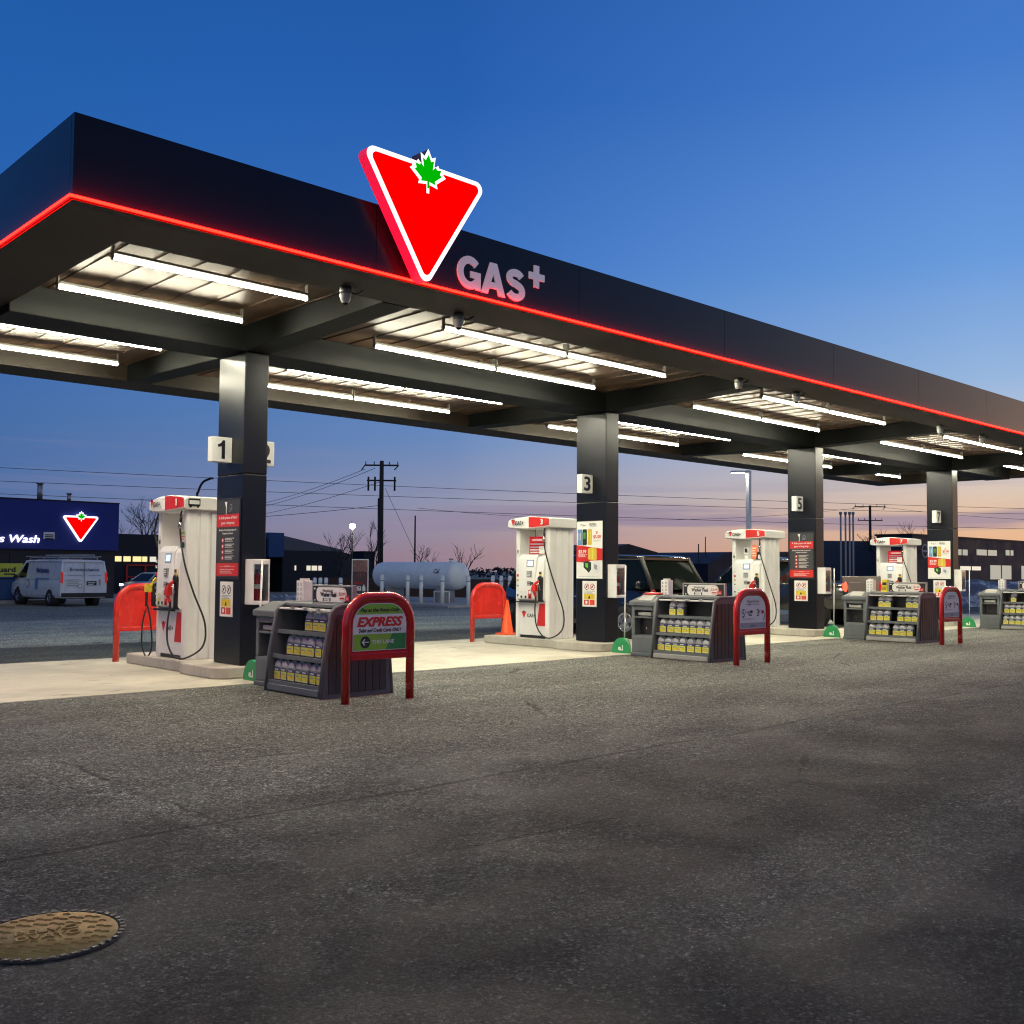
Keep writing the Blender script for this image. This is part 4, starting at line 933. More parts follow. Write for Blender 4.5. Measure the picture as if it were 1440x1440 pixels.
# ------------------------------------------------------------------ manhole cover
t=thing('manhole_cover','rusty round manhole cover with raised letters set into the asphalt','manhole cover',(-5.44,-8.52,.0)); t.scale=(.86,.86,1.)
rim_=MB(); rim_.lathe([(.335,.002),(.335,.006),(.305,.007),(.303,.003)],(0,0,0),M_rim,48)
m=MB(); m.lathe([(.300,.003),(.299,.010),(.0,.010)],(0,0,0),M_iron,48); 
a0=R(-30); ca_,sa_=math.cos(R(-40)),math.sin(R(-40))
for i in range(-9,10):
    for j in range(-9,10):
        u=i*.036; w_=j*.036+(.018 if i%2 else 0)
        if u*u+w_*w_>.275**2: continue
        if abs(w_)<.075 and abs(u)<.17: continue
        x=u*math.cos(a0)-w_*math.sin(a0); y=u*math.sin(a0)+w_*math.cos(a0)
        c,s_=math.cos(a0+(.6 if (i+j)%2 else -.6)),math.sin(a0+(.6 if (i+j)%2 else -.6))
        if (i+j)%2: continue
        m.tube([(x-ca_*.017+sa_*.010,y-sa_*.017-ca_*.010,.0095),(x,y,.0105),(x+ca_*.017+sa_*.010,y+sa_*.017-ca_*.010,.0095)],.0058,M_iron,5); continue
        vs=[(x+c*p-s_*q,y+s_*p+c*q,z) for z,sh in ((.0102,1),(.0195,.6)) for p,q in ((-L*sh,-W*sh),(L*sh,-W*sh),(L*sh,W*sh),(-L*sh,W*sh))]
        m.add(vs,[(4,5,6,7),(0,1,5,4),(1,2,6,5),(2,3,7,6),(3,0,4,7)],M_iron)
m.build('lid',t)
ca,sa=math.cos(R(-14)),math.sin(R(-14))
g=G((0,0,.0165),(ca,sa,0),(-sa,ca,0),(0,0,1)); g.text('PELVO',.0,.038,0,M_iron,h=.055,w=.27,bold=.01,depth=.006); g.text('DVAYO',.0,-.04,0,M_iron,h=.055,w=.27,bold=.01,depth=.006); g.build('lettering',t)
m=rim_
for i in range(44):
    a=2*math.pi*i/44; c,s_=math.cos(a),math.sin(a); m.add([(c*r-s_*q,s_*r+c*q,z) for z in (.0072,.013) for r,q in ((.309,-.012),(.330,-.012),(.330,.012),(.309,.012))],[(4,5,6,7),(0,1,5,4),(1,2,6,5),(2,3,7,6),(3,0,4,7)],M_stud)
m.build('rim',t)

# ------------------------------------------------------------------ loose salt and grit
gr=MB(); rg=random.Random(11)
M_salt=mat('road_salt_grains',(.50,.50,.48),.6,var=.2)
def grit(cx,cy,sx,sy,n,smin,smax):
    for _ in range(n):
        x=rg.gauss(cx,sx);y=rg.gauss(cy,sy); 
        if -1.1<y<3.65 and -7<x<30: continue
        s=rg.uniform(smin,smax);a=rg.random()*6.3; z=s*.55
        c,d=math.cos(a)*s,math.sin(a)*s
        gr.add([(x+c,y+d,.0),(x-d*.8,y+c*.8,.0),(x-c,y-d,.0),(x+d*.9,y-c*.9,.0),(x+c*.2,y-d*.2,z)],[(0,1,4),(1,2,4),(2,3,4),(3,0,4)],M_salt)
for k in range(4):
    grit(k*S-.1,-3.1,.75,.45,420 if k<2 else 160,.004,.012); grit(k*S-.2,-2.,.7,.8,300 if k<2 else 120,.004,.011)
grit(-2.5,-7.5,2.6,2.0,160,.002,.006); grit(-2.6,-9.9,.5,.35,160,.002,.006); grit(-4.2,-9.6,1.2,.8,70,.002,.005)
o=gr.build('gravel'); o['kind']='stuff'; o['label']='scattered white salt grains on the asphalt'

# ------------------------------------------------------------------ wash building
YW=38.71
wb=thing('wash_building','dark blue car wash building with lit triangle emblem behind the white van','building',(0,YW,0))
MB().box(-6,0,2.31,14.3,20,4.66,M_blue).build('upper_wall',wb)
lw=MB(); xx=-6.
while xx<14.2:
    b=min(xx+1.9,14.2); lw.box(xx+.01,.14,-.4,b-.01,19.9,2.309,M_dark); xx=b
lw.build('lower_wall',wb)
MB().box(-6,-.02,4.662,14.32,20,4.72,M_flange).build('roof_trim',wb)
for x,z1,r in ((10.84,5.6,.16),(12.25,5.17,.12)):
    m=MB(); m.cyl((x,1.2,4.7),(x,1.2,z1-.06),r*.8,M_steel,n=14); m.cyl((x,1.2,z1-.06),(x,1.2,z1),r*1.15,M_steel,n=14); m.build('flue',wb)
m=MB(); m.box(10.66,-.05,2.80,11.16,-.001,3.14,M_whiteb); 
for i in range(3): m.box(10.71,-.056,2.80+i*.09,11.11,-.0505,2.85+i*.09,M_flange)
m.build('vent_louvre',wb)
e2=thing('emblem_sign','small lit red triangle emblem with green leaf on the blue wash wall','sign',(12.37,YW-.001,2.70))
tri2=[(-.92,1.28),(.92,1.28),(0,-.06)]
MB().prism(rounded(tri2,.09,5),-.05,-.14,'y',M_lwhite).build('border',e2); MB().prism(rounded(off(tri2,.085),.04,4),-.141,-.15,'y',M_lred).build('face',e2)
MB().prism(leaf(0,1.18,.34),-.14,-.165,'y',M_lwhite).build('leaf_border',e2); MB().prism(leaf(0,1.18,.34,.30),-.1655,-.172,'y',M_lgreen).build('leaf',e2)
ws=thing('letter_sign','glowing white letters reading Express Wash on the blue wall','sign',(0,YW-.08,2.73)); g=G((10.45,0,0),(1,0,0),(0,0,1),(0,-1,0)); g.text('Express Wash',0,0,0,M_lwhite,h=.46,w=3.45,bold=.02,shear=.2,al='R',depth=.07); g.build('lettering',ws)
ys_=thing('yellow_sign','yellow banner with black lettering on the dark wash wall','sign',(0,YW+.13,1.28)); MB().box(7.0,-.04,-.34,9.8,-.001,.34,M_lime).build('panel',ys_); g=G((9.45,-.041,0),(1,0,0),(0,0,1),(0,-1,0),.004); g.text('Rust Guard',0,.05,1,M_blackp,h=.24,w=1.9,bold=.03,al='R'); g.rect(-.5,-.2,.0,-.14,1,M_blackp); g.build('print',ys_)
cb=thing('blue_container','blue metal container standing below the yellow banner','container',(7.6,37.9,gz(37.9)+.14)); MB().box(-1.2,-.5,.05,1.65,.4,1.02,M_bluebox).build('container_body',cb,bevel=.03); MB().box(-1.25,-.55,1.022,1.7,.45,1.09,M_bluebox).build('lid',cb,bevel=.02)

# ------------------------------------------------------------------ store and buildings behind
st=thing('store_building','long black store front with a lit window strip behind the first pump','building',(0,62,-.5))
MB().box(20,0,-.3,36.1,14,4.45,M_store).build('wall',st)
m=MB(); m.box(36.18,-.25,2.92,37.6,3,4.92,M_bluebox); m.build('sign_panel',st)
m=MB(); m.box(37.61,-.05,-.3,43.4,10,3.5,M_store); m.build('wing_wall',st)
rr=random.Random(3)
xx=23.7
while xx<31:
    w_=rr.uniform(.35,.8); MB().box(xx,-.06,2.42,xx+w_,-.002,2.80,M_winy if xx<26 else (M_winw if rr.random()<.6 else M_winy)).build('window',st); xx+=w_+rr.uniform(.08,.25)
for x,w_ in ((38.75,.12),(39.9,.35),(40.4,.5),(41.05,.3)): MB().box(x,-.12,1.85,x+w_,-.06,2.25,M_winw).build('window',st)
m=MB(); 
for x in (24.5,25.9,27.0): m.box(x,-.16,.05,x+.10,-.07,2.2,M_red)
m.box(24.5,-.155,2.1,27.1,-.075,2.2,M_red).box(24.5,-.155,1.25,27.1,-.075,1.32,M_red); m.build('door_frame',st)
gb=thing('warehouse','grey gable warehouse rising behind the black store wing','building',(0,66,-.5))
MB().prism([(38.0,-.2),(46.2,-.2),(46.2,3.75),(40.1,4.85),(38.0,4.85)],0,16,'y',M_ware).build('wall',gb)
MB().prism([(46.3,-.2),(49.8,-.2),(49.8,2.9),(46.3,3.6)],.5,14,'y',M_ware2).build('annex',gb)
bx=thing('dark_shed','narrow black shed standing left of the propane tank','shed',(46.3,62,-.5)); MB().box(-.55,0,-.2,.6,2,3.5,M_store).build('wall',bx); MB().box(-.62,-.06,3.502,.67,2.06,3.58,M_flange).build('roof',bx)
w1=thing('warehouse','dark low warehouse with peaked roof beyond the black minivan','building',(0,44,-.4)); MB().prism([(57,-.2),(64.2,-.2),(64.2,3.55),(60.3,4.2),(57,3.6)],0,10,'y',M_store).build('wall',w1); MB().box(61.,-.03,1.6,62.,-.001,2.1,M_win).build('window',w1)
w2=thing('warehouse','dark navy warehouse with sloped end beyond pump 5','building',(0,40,-.4)); MB().prism([(66.0,-.2),(90,-.2),(90,4.1),(70.5,3.65),(69.2,3.65),(66.0,2.6)],0,12,'y',M_navyw).build('wall',w2); MB().box(71.,-.03,2.3,72.,-.001,2.6,M_winw).build('window',w2)
bt=thing('trailer','dark blue box trailer parked behind the four steel vent pipes','trailer',(57.9,22.3,-.2)); bt.rotation_euler=(0,0,R(-43)); MB().box(-1.9,0,1.15,2.2,2.4,3.85,M_trailer).build('box_body',bt,bevel=.04); MB().box(-1.9,.05,.75,2.2,2.3,1.148,M_steel).build('chassis',bt)
for x in (-1.2,1.5):
    MB().lathe([(.0,-.12),(.4,-.12),(.48,-.08),(.48,.08),(.4,.12),(.0,.12)],(x,.25,.48),M_tyre,16,'y').build('wheel',bt)
rb=thing('long_building','long dark navy building with lit windows at the right edge','building',(0,15,0)); 
MB().box(51.5,0,-.6,95,2.2,3.70,M_navyw).build('wall',rb); MB().box(51.4,-.05,3.702,95.1,2.3,3.80,M_flange).build('roof_trim',rb)
for a,b,z0,z1,mm in ((57.3,59.0,2.64,3.0,M_win),(60.5,63.6,2.68,3.05,M_win),(65.2,66.4,2.74,3.1,M_win),(62.6,66.0,1.12,2.05,M_win),(67.9,71.5,1.12,2.05,M_win),(58.0,61.0,1.70,1.95,M_winw),(70.0,73.5,2.74,3.1,M_win)):
    f=MB().box(a,-.06,z0,b,-.002,z1,mm).build('window',rb); MB().box((a+b)/2-.05,-.085,z0,(a+b)/2+.05,-.061,z1,M_store).build('mullion',f)
rs=thing('round_sign','round ring emblem sign on the dark navy wall beside column 7','sign',(52.9,14.93,2.8)); g=MB(); g.lathe([(.42,-.03),(.42,-.06),(.34,-.06),(.34,-.03)],(0,0,0),M_lav2,24,'y'); g.build('ring',rs); g=G((0,-.04,0),(1,0,0),(0,0,1),(0,-1,0),.01); g.rect(-.42,-.06,.42,.06,1,M_lav2); g.build('bar',rs)

# ------------------------------------------------------------------ propane tank with bollards
tk=thing('propane_tank','long white propane tank lying behind white bollards','tank',(23.1,25.4,.0))
rT=.62; hl=2.75; prof=[(rT*math.sin(a),-hl-rT*.75*math.cos(a)) for a in [R(q) for q in (0,12,25,40,55,70,80,90)]]; prof += [(r,-h) for r,h in reversed(prof)]
MB().lathe(prof,(0,0,1.20),M_tank,36,'y').build('vessel',tk)
for y in (-1.9,1.9): MB().box(-.5,y-.12,.0,.5,y+.12,.72,M_walk).build('saddle',tk,bevel=.02)
m=MB(); m.tube([(-.05,-hl+.25,1.79),(-.05,-hl+.25,1.95),(-.05,-hl+.5,1.95)],.03,M_steel,8); m.cyl((0,-hl+.3,1.78),(0,-hl+.3,1.90),.16,M_tank,n=16); m.cyl((0,-.4,1.8),(0,-.4,1.9),.1,M_tank,n=12); m.build('valve_dome',tk)
ang=R(20); g=G((-rT*math.cos(ang)-.004,-hl+.75,1.20+rT*math.sin(ang)),(0,-1,0),(math.sin(ang),0,math.cos(ang)),(-math.cos(ang),0,math.sin(ang)),.004); g.text('Cal',0,0,1,M_dgrey,h=.22,bold=.02); g.build('logo_print',tk)
m=MB(); m.tube([(-.75,-1.9,.0),(-.75,-1.9,.50),(-.75,-2.95,.50),(-.75,-2.95,.0)],.035,M_paper,8); o=m.build('pipe_rail'); o.location=(22.9,25.0,0); tag(o,'low white bent pipe rail under the propane tank','rail')
bl=[(20.79,23.27),(20.93,22.50),(21.51,21.75),(21.95,20.55),(20.47,24.73),(18.29,26.79),(18.47,26.62),(18.66,26.45),(19.13,26.0),(24.07,21.33),(24.34,21.07),(24.62,20.81)]
bn=['white bollard at the left front of the propane tank','white bollard second along the front of the propane tank','white bollard before the middle of the propane tank','white bollard at the near end of the propane tank','white bollard behind the barbecue sign','leftmost of three close bollards beyond the first rack','middle of three close bollards beyond the first rack','rightmost of three close bollards beyond the first rack','single white bollard between the three and the barbecue sign','first of three bollards right of the tank','second of three bollards right of the tank','third of three bollards, nearest pump 3']
b0=None
for (x,y),l in zip(bl,bn):
    z=0. if (x>20.2 and 19.8<y<33) else gz(y)
    if b0 is None:
        b0=thing('bollard',l,'bollard',(x,y,z),group='white steel bollards'); MB().cyl((0,0,0),(0,0,1.18),.085,M_paper,n=14).ell((0,0,1.18),.085,.085,.05,M_paper,14,6).build('post',b0); MB().lathe([(.087,.95),(.087,1.0)],(0,0,0),M_lav2,14).build('band',b0); bk=children(b0)
    else: dup(b0,(x,y,z),l,kids=bk)
fe=MB(); fe0=Vector((25.2,36.8,0)); fe1=Vector((31.0,26.0,0)); d=(fe1-fe0); n_=60
for i in range(n_):
    a=fe0+d*(i/n_);b=fe0+d*((i+.9)/n_); q=Vector((d.y,-d.x,0)).normalized()*.03; h=1.22+.03*rr.random()
    fe.add([a-q,b-q,b+q,a+q,a-q+Vector((0,0,h)),b-q+Vector((0,0,h)),b+q+Vector((0,0,h)),a+q+Vector((0,0,h))],[(4,5,6,7),(0,1,5,4),(1,2,6,5),(2,3,7,6),(3,0,4,7)],M_fence)
o=fe.build('board_fence'); o.location=(0,0,-.25); tag(o,'low brown board fence behind the propane tank','fence')

# BBQ sign
bb=thing('banner_stand','upright banner stand reading BBQ with a dark red picture','banner stand',(15.1,18.75,gz(18.75))); bb.rotation_euler=(0,0,R(-43.5))
w_=.31
MB().box(-w_,-.02,.60,w_,.02,1.92,M_paper).build('frame',bb,bevel=.006)
MB().box(-w_,-.02,.0,-w_+.04,.02,.599,M_paper).build('leg',bb); MB().box(w_-.04,-.02,.0,w_,.02,.599,M_paper).build('leg',bb)
M_bbq=mat('banner_picture_print',(.22,.10,.09),.5,var=.55,vscale=7); M_bbq2=mat('banner_dark_print',(.07,.022,.035),.5,var=.4,vscale=9)
g=G((0,-.0205,0),(1,0,0),(0,0,1),(0,-1,0),.002); g.rect(-.275,.64,.275,1.88,1,M_bbq2); g.rect(-.275,1.45,.275,1.88,2,M_bbq); g.text('BBQ',-.09,.87,3,M_paper,w=.27,bold=.05); g.rect(-.22,.76,.05,.80,3,M_lav); g.poly([(.10,.74),(.20,.74),(.215,.85),(.19,.93),(.17,.93),(.17,.98),(.13,.98),(.13,.93),(.11,.93),(.085,.85)],3,M_lav); g.rect(-.25,1.02,.1,1.06,2,M_dred)
for q in (-.08,.02,.14): g.rect(q,1.28,q+.02,1.40,2,M_bbq)
g.build('print',bb)

# ------------------------------------------------------------------ poles, lamps, wires
def utility_pole(x,y,zt,label,arms,r=.17):
    t=thing('utility_pole',label,'utility pole',(x,y,gz(y)),rz=R(-43),group='wooden utility poles'); H=zt-gz(y)
    MB().cyl((0,0,0),(0,0,H),r,M_pole,r1=r*.7,n=10).build('pole',t)
    for z,w_,kind in arms:
        m=MB(); m.box(-w_,-.05,H-z-.045,w_,.05,H-z+.045,M_pole)
        if kind=='top': m.tube([(-w_,0,H-z),(-w_-.2,0,H-z-.28)],.035,M_pole,6); m.tube([(w_,0,H-z),(w_-.25,0,H-z-.28)],.035,M_pole,6)
        for q in ((-.95,-.45,.45,.95) if kind!='cut' else (-.9,-.45,.9)):
            m.cyl((q*w_,0,H-z-(.6 if kind=='cut' else 0)),(q*w_,0,H-z+.22),.03 if kind!='cut' else .06,M_pole,n=6)
        m.build('crossarm',t)
    return t
utility_pole(28.57,35.97,7.79,'tall wooden utility pole rising behind the propane tank',[(.26,.98,'top'),(1.15,.85,'cut')])
m=MB(); m.cyl((28.3,35.75,gz(35)),(28.45,36.05,5.6),.07,M_pole,n=8); o=m.build('pole_brace'); tag(o,'thin leaning brace pole against the tall utility pole','brace pole')
t2=utility_pole(86.9,36.,8.05,'distant wooden utility pole with two crossarms above pump 7',[(.12,1.5,'top'),(1.45,1.2,'ins')],.16)
def simple_pole(x,y,zt,label,r=.06,lamp=None,m_=M_pole,h0=None):
    t=thing('lamp_post' if lamp else 'thin_pole',label,'lamp post' if lamp else 'pole',(x,y,gz(y))); H=zt-gz(y)
    MB().cyl((0,0,0),(0,0,H),r*1.2,m_,r1=r*.8,n=8).build('pole',t)
    if lamp=='globe': MB().ell((0,0,H+.1),.22,.22,.2,M_lamp).build('lamp_head',t)
    return t
simple_pole(36.1,49.8,4.5,'slim lamp post with small lit head above the barbecue sign',.06,'globe')
simple_pole(42.5,50.6,5.68,'thin dark pole above the middle of the propane tank',.07)
simple_pole(66.3,41.2,3.9,'thin pole left of the dark navy warehouse',.06); simple_pole(68.4,42.,4.6,'taller thin pole on the dark navy warehouse roof line',.05)
al=thing('lamp_post','unlit bent-arm lamp post above the first pump','lamp post',(20.85,43.5,gz(43.5))); MB().tube(bez([(0,0,0),(0,0,5.5),(.05,-.05,6.2),(.22,-.25,6.75),(.5,-.65,6.98)],8),.07,M_pole,8).build('pole',al); MB().box(.42,-.80,6.93,.62,-.55,7.03,M_pole).build('lamp_head',al)
lp=thing('lamp_post','tall white lamp post with a lit head rising behind pump 5','lamp post',(31.4,12.82,gz(12.8))); 
MB().prism([(-.085,-.085),(.085,-.085),(.085,.085),(-.085,.085)],0,5.95,'z',M_whiteb).build('pole',lp); MB().box(-.16,-.16,0,.16,.16,.25,M_walk).build('base',lp)
m=MB(); m.box(-.06,-.06,5.80,.06,.06,5.9,M_steel); m.tube([(0,0,5.86),(-.12,.13,5.88)],.04,M_steel,8); m.build('arm',lp)
hd=MB().box(-.30,-.14,5.84,.30,.14,5.93,M_whiteb).build('lamp_head',lp,bevel=.01); hd.location=(-.32,.33,0); hd.rotation_euler=(0,0,R(-43))
ln=MB().box(-.26,-.12,5.825,.26,.12,5.838,M_lamp).build('lens',hd)
vp=[(38.93,12.61),(39.08,12.44),(39.22,12.30),(39.34,12.18)]; vn=['first steel vent pipe from the left behind the third rack','second steel vent pipe from the left behind the third rack','third steel vent pipe from the left behind the third rack','fourth steel vent pipe, nearest pump 7']
v0=None
for (x,y),l in zip(vp,vn):
    if v0 is None:
        v0=thing('vent_pipe',l,'vent pipe',(x,y,gz(y)),group='steel vent pipes'); MB().cyl((0,0,0),(0,0,4.33),.045,M_vent,n=8).build('pipe',v0); MB().cyl((0,0,4.33),(0,0,4.46),.075,M_vent,n=8).build('cap',v0); vk=children(v0)
    else: dup(v0,(x,y,gz(y)),l,kids=vk)
def wire(a,b,sag,label,r=.016):
    A=Vector(a);B=Vector(b); n=24; P=[A.lerp(B,i/n)-Vector((0,0,sag*4*(i/n)*(1-i/n))) for i in range(n+1)]
    o=MB().tube(P,r,M_wire,5).build('power_line'); tag(o,label,'power line','overhead power lines')
wire((-12,67.2,8.2),(87,12.5,6.6),.5,'highest long power line across the whole sky')
wire((-12,67.3,7.25),(87,12.6,6.25),.5,'second long power line just below the highest one')
wire((-12,67.4,6.55),(87,12.7,5.0),.4,'lowest long power line running behind the propane tank')
wire((27.85,36.62,7.30),(45.2,95.4,7.9),.9,'wire from the near pole crossarm end running left'); wire((28.25,36.2,7.35),(45.3,95.5,7.4),.9,'middle wire from the near pole running left'); wire((28.57,35.97,6.6),(45.4,95.6,6.9),.8,'wire from the lower arm of the near pole running left'); wire((28.57,35.97,5.2),(20,50,4.3),.2,'short service wire sagging left from the near pole')
wire((28.7,35.8,6.2),(30.3,34.0,1.2),.0,'steep guy wire right of the near utility pole',.012)
wire((86.9,36.,7.95),(50,60,7.0),1.2,'wire from the distant pole running left'); wire((87.3,35.4,7.95),(110,5,7.4),1.2,'wire from the distant pole running right')

# ------------------------------------------------------------------ bare trees
def bare_tree(x,y,h,label,seed,spread=.55,levels=5):
    rnd=random.Random(seed); t=thing('bare_tree',label,'tree',(x,y,gz(y)),group='bare winter trees')
    tr=MB(); bm_=MB(); r0=h*.019
    def grow(p,d,l,r,lev):
        pts=[p]; rad=[r]
        for i in range(3):
            d=(d+Vector((rnd.gauss(0,.12),rnd.gauss(0,.12),rnd.gauss(.05,.08)))).normalized(); p=p+d*(l/3); pts.append(p); rad.append(r*(1-.18*(i+1)))
        (tr if lev==0 else bm_).tube(pts,r,M_bark,5 if lev<2 else 3,radii=rad)
        if lev>=levels: return
        nb=3 if lev<2 else (3 if rnd.random()<.6 else 2)
        for i in range(nb):
            k=pts[-1] if i==0 else pts[rnd.choice((1,2,3))]
            nd=(d+Vector((rnd.gauss(0,spread),rnd.gauss(0,spread),rnd.uniform(0,.35)))).normalized()
            grow(k,nd,l*rnd.uniform(.62,.82),max(r*.60,.013),lev+1)
    grow(Vector((0,0,0)),Vector((0,0,1)),h*.30,r0,0)
    tr.build('trunk',t); bm_.build('branches',t)
bare_tree(30.5,72,9.3,'large bare tree above the black store, left of pump 1',1,.5,6); bare_tree(27.6,75,8.4,'smaller bare tree beside the blue wash wall',2,.5,5); bare_tree(34.0,70,8.0,'bare tree right behind the first pump',12,.5,5)
bare_tree(39.5,56.5,6.9,'bare tree above the grey warehouse roof',3,.45,5); bare_tree(41.5,54.8,6.9,'bare tree immediately left of the tall utility pole',4,.42,5)
bare_tree(40.3,46.5,5.0,'small bare tree above the middle of the propane tank',5,.42,4); bare_tree(39.2,40.9,4.5,'small bare tree above the right end of the propane tank',6,.4,4)
bare_tree(71.5,23.5,6.5,'bare tree beside column 7 above the navy building',8,.45,5); bare_tree(57.5,19.5,5.2,'bare tree behind pump 5 near the dark building',9,.45,5)
# far treeline
tl=MB(); rnd=random.Random(21); M_tl=mat('far_dark_foliage',(.014,.018,.030),.9,var=.3,vscale=.3)
for i in range(3500):
    q=rnd.random(); a=Vector((165,238,0)).lerp(Vector((330,80,0)),q); h=(2.2+.7*abs(math.sin(q*23))+.4*abs(math.sin(q*71))); z=rnd.random()*h; c=a+Vector((rnd.gauss(0,3),rnd.gauss(0,3),z-1)); s=rnd.uniform(.2,.5)
    tl.add([c+Vector((rnd.gauss(0,s),rnd.gauss(0,s),rnd.gauss(0,s))) for _ in range(4)],[(0,1,2),(0,2,3),(0,3,1),(1,3,2)],M_tl)
o=tl.build('treeline'); o['kind']='stuff'; o['label']='low dark line of distant trees on the horizon'

# ------------------------------------------------------------------ vehicles (local: +Y forwards, X right)
def wheel(t,x,y,r,w,side):
    wh=MB(); c=(x,y,r); wh.lathe([(r*.60,-w/2),(r*.93,-w/2),(r,-w/2+.04),(r,w/2-.04),(r*.93,w/2),(r*.60,w/2)],c,M_tyre,24,'x'); o=wh.build('wheel',t)
    rm=MB(); sx=side*(w/2-.025); rm.lathe([(r*.605,0),(r*.60,side*.02),(r*.50,side*.022),(r*.48,side*.0)],(x+sx,y,r),M_chrome,24,'x')
    for i in range(5):
        a=2*math.pi*i/5+.3; ca,sa=math.cos(a),math.sin(a); px,pz=-sa*.055,ca*.055
        vs=[]
        for xx in (sx+side*.004,sx+side*.018):
            for rr_,k in ((.06,.9),(r*.5,1.15)):
                for sgn in (-1,1): vs.append((x+xx,y+ca*rr_+sgn*px*k,r+sa*rr_+sgn*pz*k))
        rm.add(vs,[(0,1,3,2),(4,6,7,5),(0,2,6,4),(1,5,7,3)],M_chrome)
    rm.lathe([(.0,side*.02),(.07,side*.018),(.07,0)],(x+sx,y,r),M_chrome,12,'x'); rm.lathe([(0,side*-.03),(r*.6,side*-.03)],(x+sx,y,r),M_blackp,20,'x'); rm.build('rim',o)
def vehicle(name,label,cat,loc,ax,L,W,paint,low,house,wheels,r=.34,pillars=True,roofm=None,glass=M_glass):
    t=thing(name,label,cat,loc); ax=Vector(ax).normalized(); t.rotation_euler=(0,0,math.atan2(ax.y,ax.x)-math.pi/2)
    m=MB(); rings=[]
    for y,w,z0,z1 in low:
        w2=w*W/2; rings.append([(-w2*.93,y,z0),(-w2,y,z0+.14),(-w2*1.0,y,(z0+z1)*.52),(-w2*.975,y,z1-.05),(-w2*.93,y,z1),(w2*.93,y,z1),(w2*.975,y,z1-.05),(w2,y,(z0+z1)*.52),(w2,y,z0+.14),(w2*.93,y,z0)])
    m.loft(rings,paint); m.build('body',t,bevel=.02,ang=50)
    # greenhouse: (y_belt, y_roof) outline
    yb0,yr0,yr1,yb1,zb,zr,wb,wr=house
    wb*=W/2; wr*=W/2
    n=6
    def ring(y,w,z): return (w,y,z)
    gm=MB(); vs=[(-wb,yb0,zb),(wb,yb0,zb),(wb,yb1,zb),(-wb,yb1,zb),(-wr,yr0,zr),(wr,yr0,zr),(wr,yr1,zr),(-wr,yr1,zr)]
    gm.add(vs,[(0,1,5,4),(1,2,6,5),(2,3,7,6),(3,0,4,7),(4,5,6,7)],glass); gm.build('windows',t)
    rf=MB(); yy=[yr0-.06,yr0+.1,(yr0+yr1)/2,yr1-.1,yr1+.06]; rg_=[]
    for i,y in enumerate(yy):
        dz=(.0,.05,.07,.05,.0)[i]; w=wr*(1.01 if i in(0,4) else 1.03); rg_.append([(-w,y,zr-.05),(-w*.99,y,zr+.0+dz*.4),(-w*.85,y,zr+dz),(0,y,zr+dz*1.2),(w*.85,y,zr+dz),(w*.99,y,zr+dz*.4),(w,y,zr-.05)])
    rf.loft(rg_,roofm or paint); rf.build('roof',t)
    for s in (-1,1):
        for (ya,yb_) in ((yb0,yr0),(yb1,yr1)): MB().tube([(s*wb*1.0,ya,zb-.02),(s*wr*1.0,yb_,zr)],.05,M_skirt if paint is M_vblack else paint,6).build('pillar',t)
        for q in pillars or (): 
            yq=yb0+(yb1-yb0)*q; MB().tube([(s*wb*1.005,yq,zb-.02),(s*wr*1.005,yr0+(yr1-yr0)*q,zr)],.045,M_skirt if paint is M_vblack else paint,6).build('pillar',t)
    for y in wheels:
        for s in (-1,1):
            a=MB(); a.lathe([(0,0),(r*1.17,0),(r*1.17,-s*.3),],(s*(W/2*.99+.006),y,r),M_skirt,24,'x'); a.build('wheel_arch',t)
            wheel(t,s*(W/2-.10),y,r,.23,s)
    for s in (-1,1):
        mm=MB(); mm.ell((s*(wb+.14),yb1-.28,zb+.10),.09,.06,.09,paint if paint is not M_vwhite else M_skirt); mm.build('mirror',t)
    return t
# white van
vh=(-.049,1.,0)
v=vehicle('cargo_van','white cargo van with ladder rack and lettered rear doors parked by the wash','van',(9.75,34.3,gz(34.)),vh,5.7,2.0,M_vwhite,
    [(-2.85,.94,.45,1.15),(-2.80,1,.36,1.2),(-1,1,.33,1.2),(1.3,1,.33,1.2),(1.9,.99,.34,1.12),(2.6,.93,.38,.98),(2.85,.82,.45,.75)],(-2.83,-2.72,1.05,1.95,1.14,1.93,.985,.86),(-1.75,1.68),.37,pillars=False,glass=M_vwhite)
for s in (-1,1):
    q=MB(); W_=.985
    q.add([(s*(.985+.006),.85,1.20),(s*(.985+.006),1.78,1.18),(s*(.875+.008),1.08,1.84),(s*(.875+.008),.80,1.84)],[(0,1,2,3)],M_glass); q.build('window',v)
q=MB(); q.add([(-.88,1.94,1.19),(.88,1.94,1.19),(.78,1.10,1.88),(-.78,1.10,1.88)],[(0,1,2,3)],M_glass)
for i in range(4): q.v[-4+i]=(q.v[-4+i][0],q.v[-4+i][1]+.012,q.v[-4+i][2]+.006)
q.build('windscreen',v)
rd=MB(); rd.box(-.012,-2.868,.55,.012,-2.80,1.9,M_lav2).box(-.90,-2.88,.42,.90,-2.78,.50,M_skirt); rd.build('rear_door_gap',v)
MB().box(-.96,-2.97,.42,.96,-2.84,.58,M_skirt).build('bumper',v,bevel=.02)
for s in (-1,1): MB().box(s*.90,-2.875,1.0,s*.985,-2.80,1.45,M_tail).build('tail_light',v,bevel=.01)
g=G((0,-2.872,1.4),(1,0,0),(0,0,1),(0,-1,0),.004); g.text('Broomechanica',0,.18,1,M_navy,w=1.25,bold=.02)
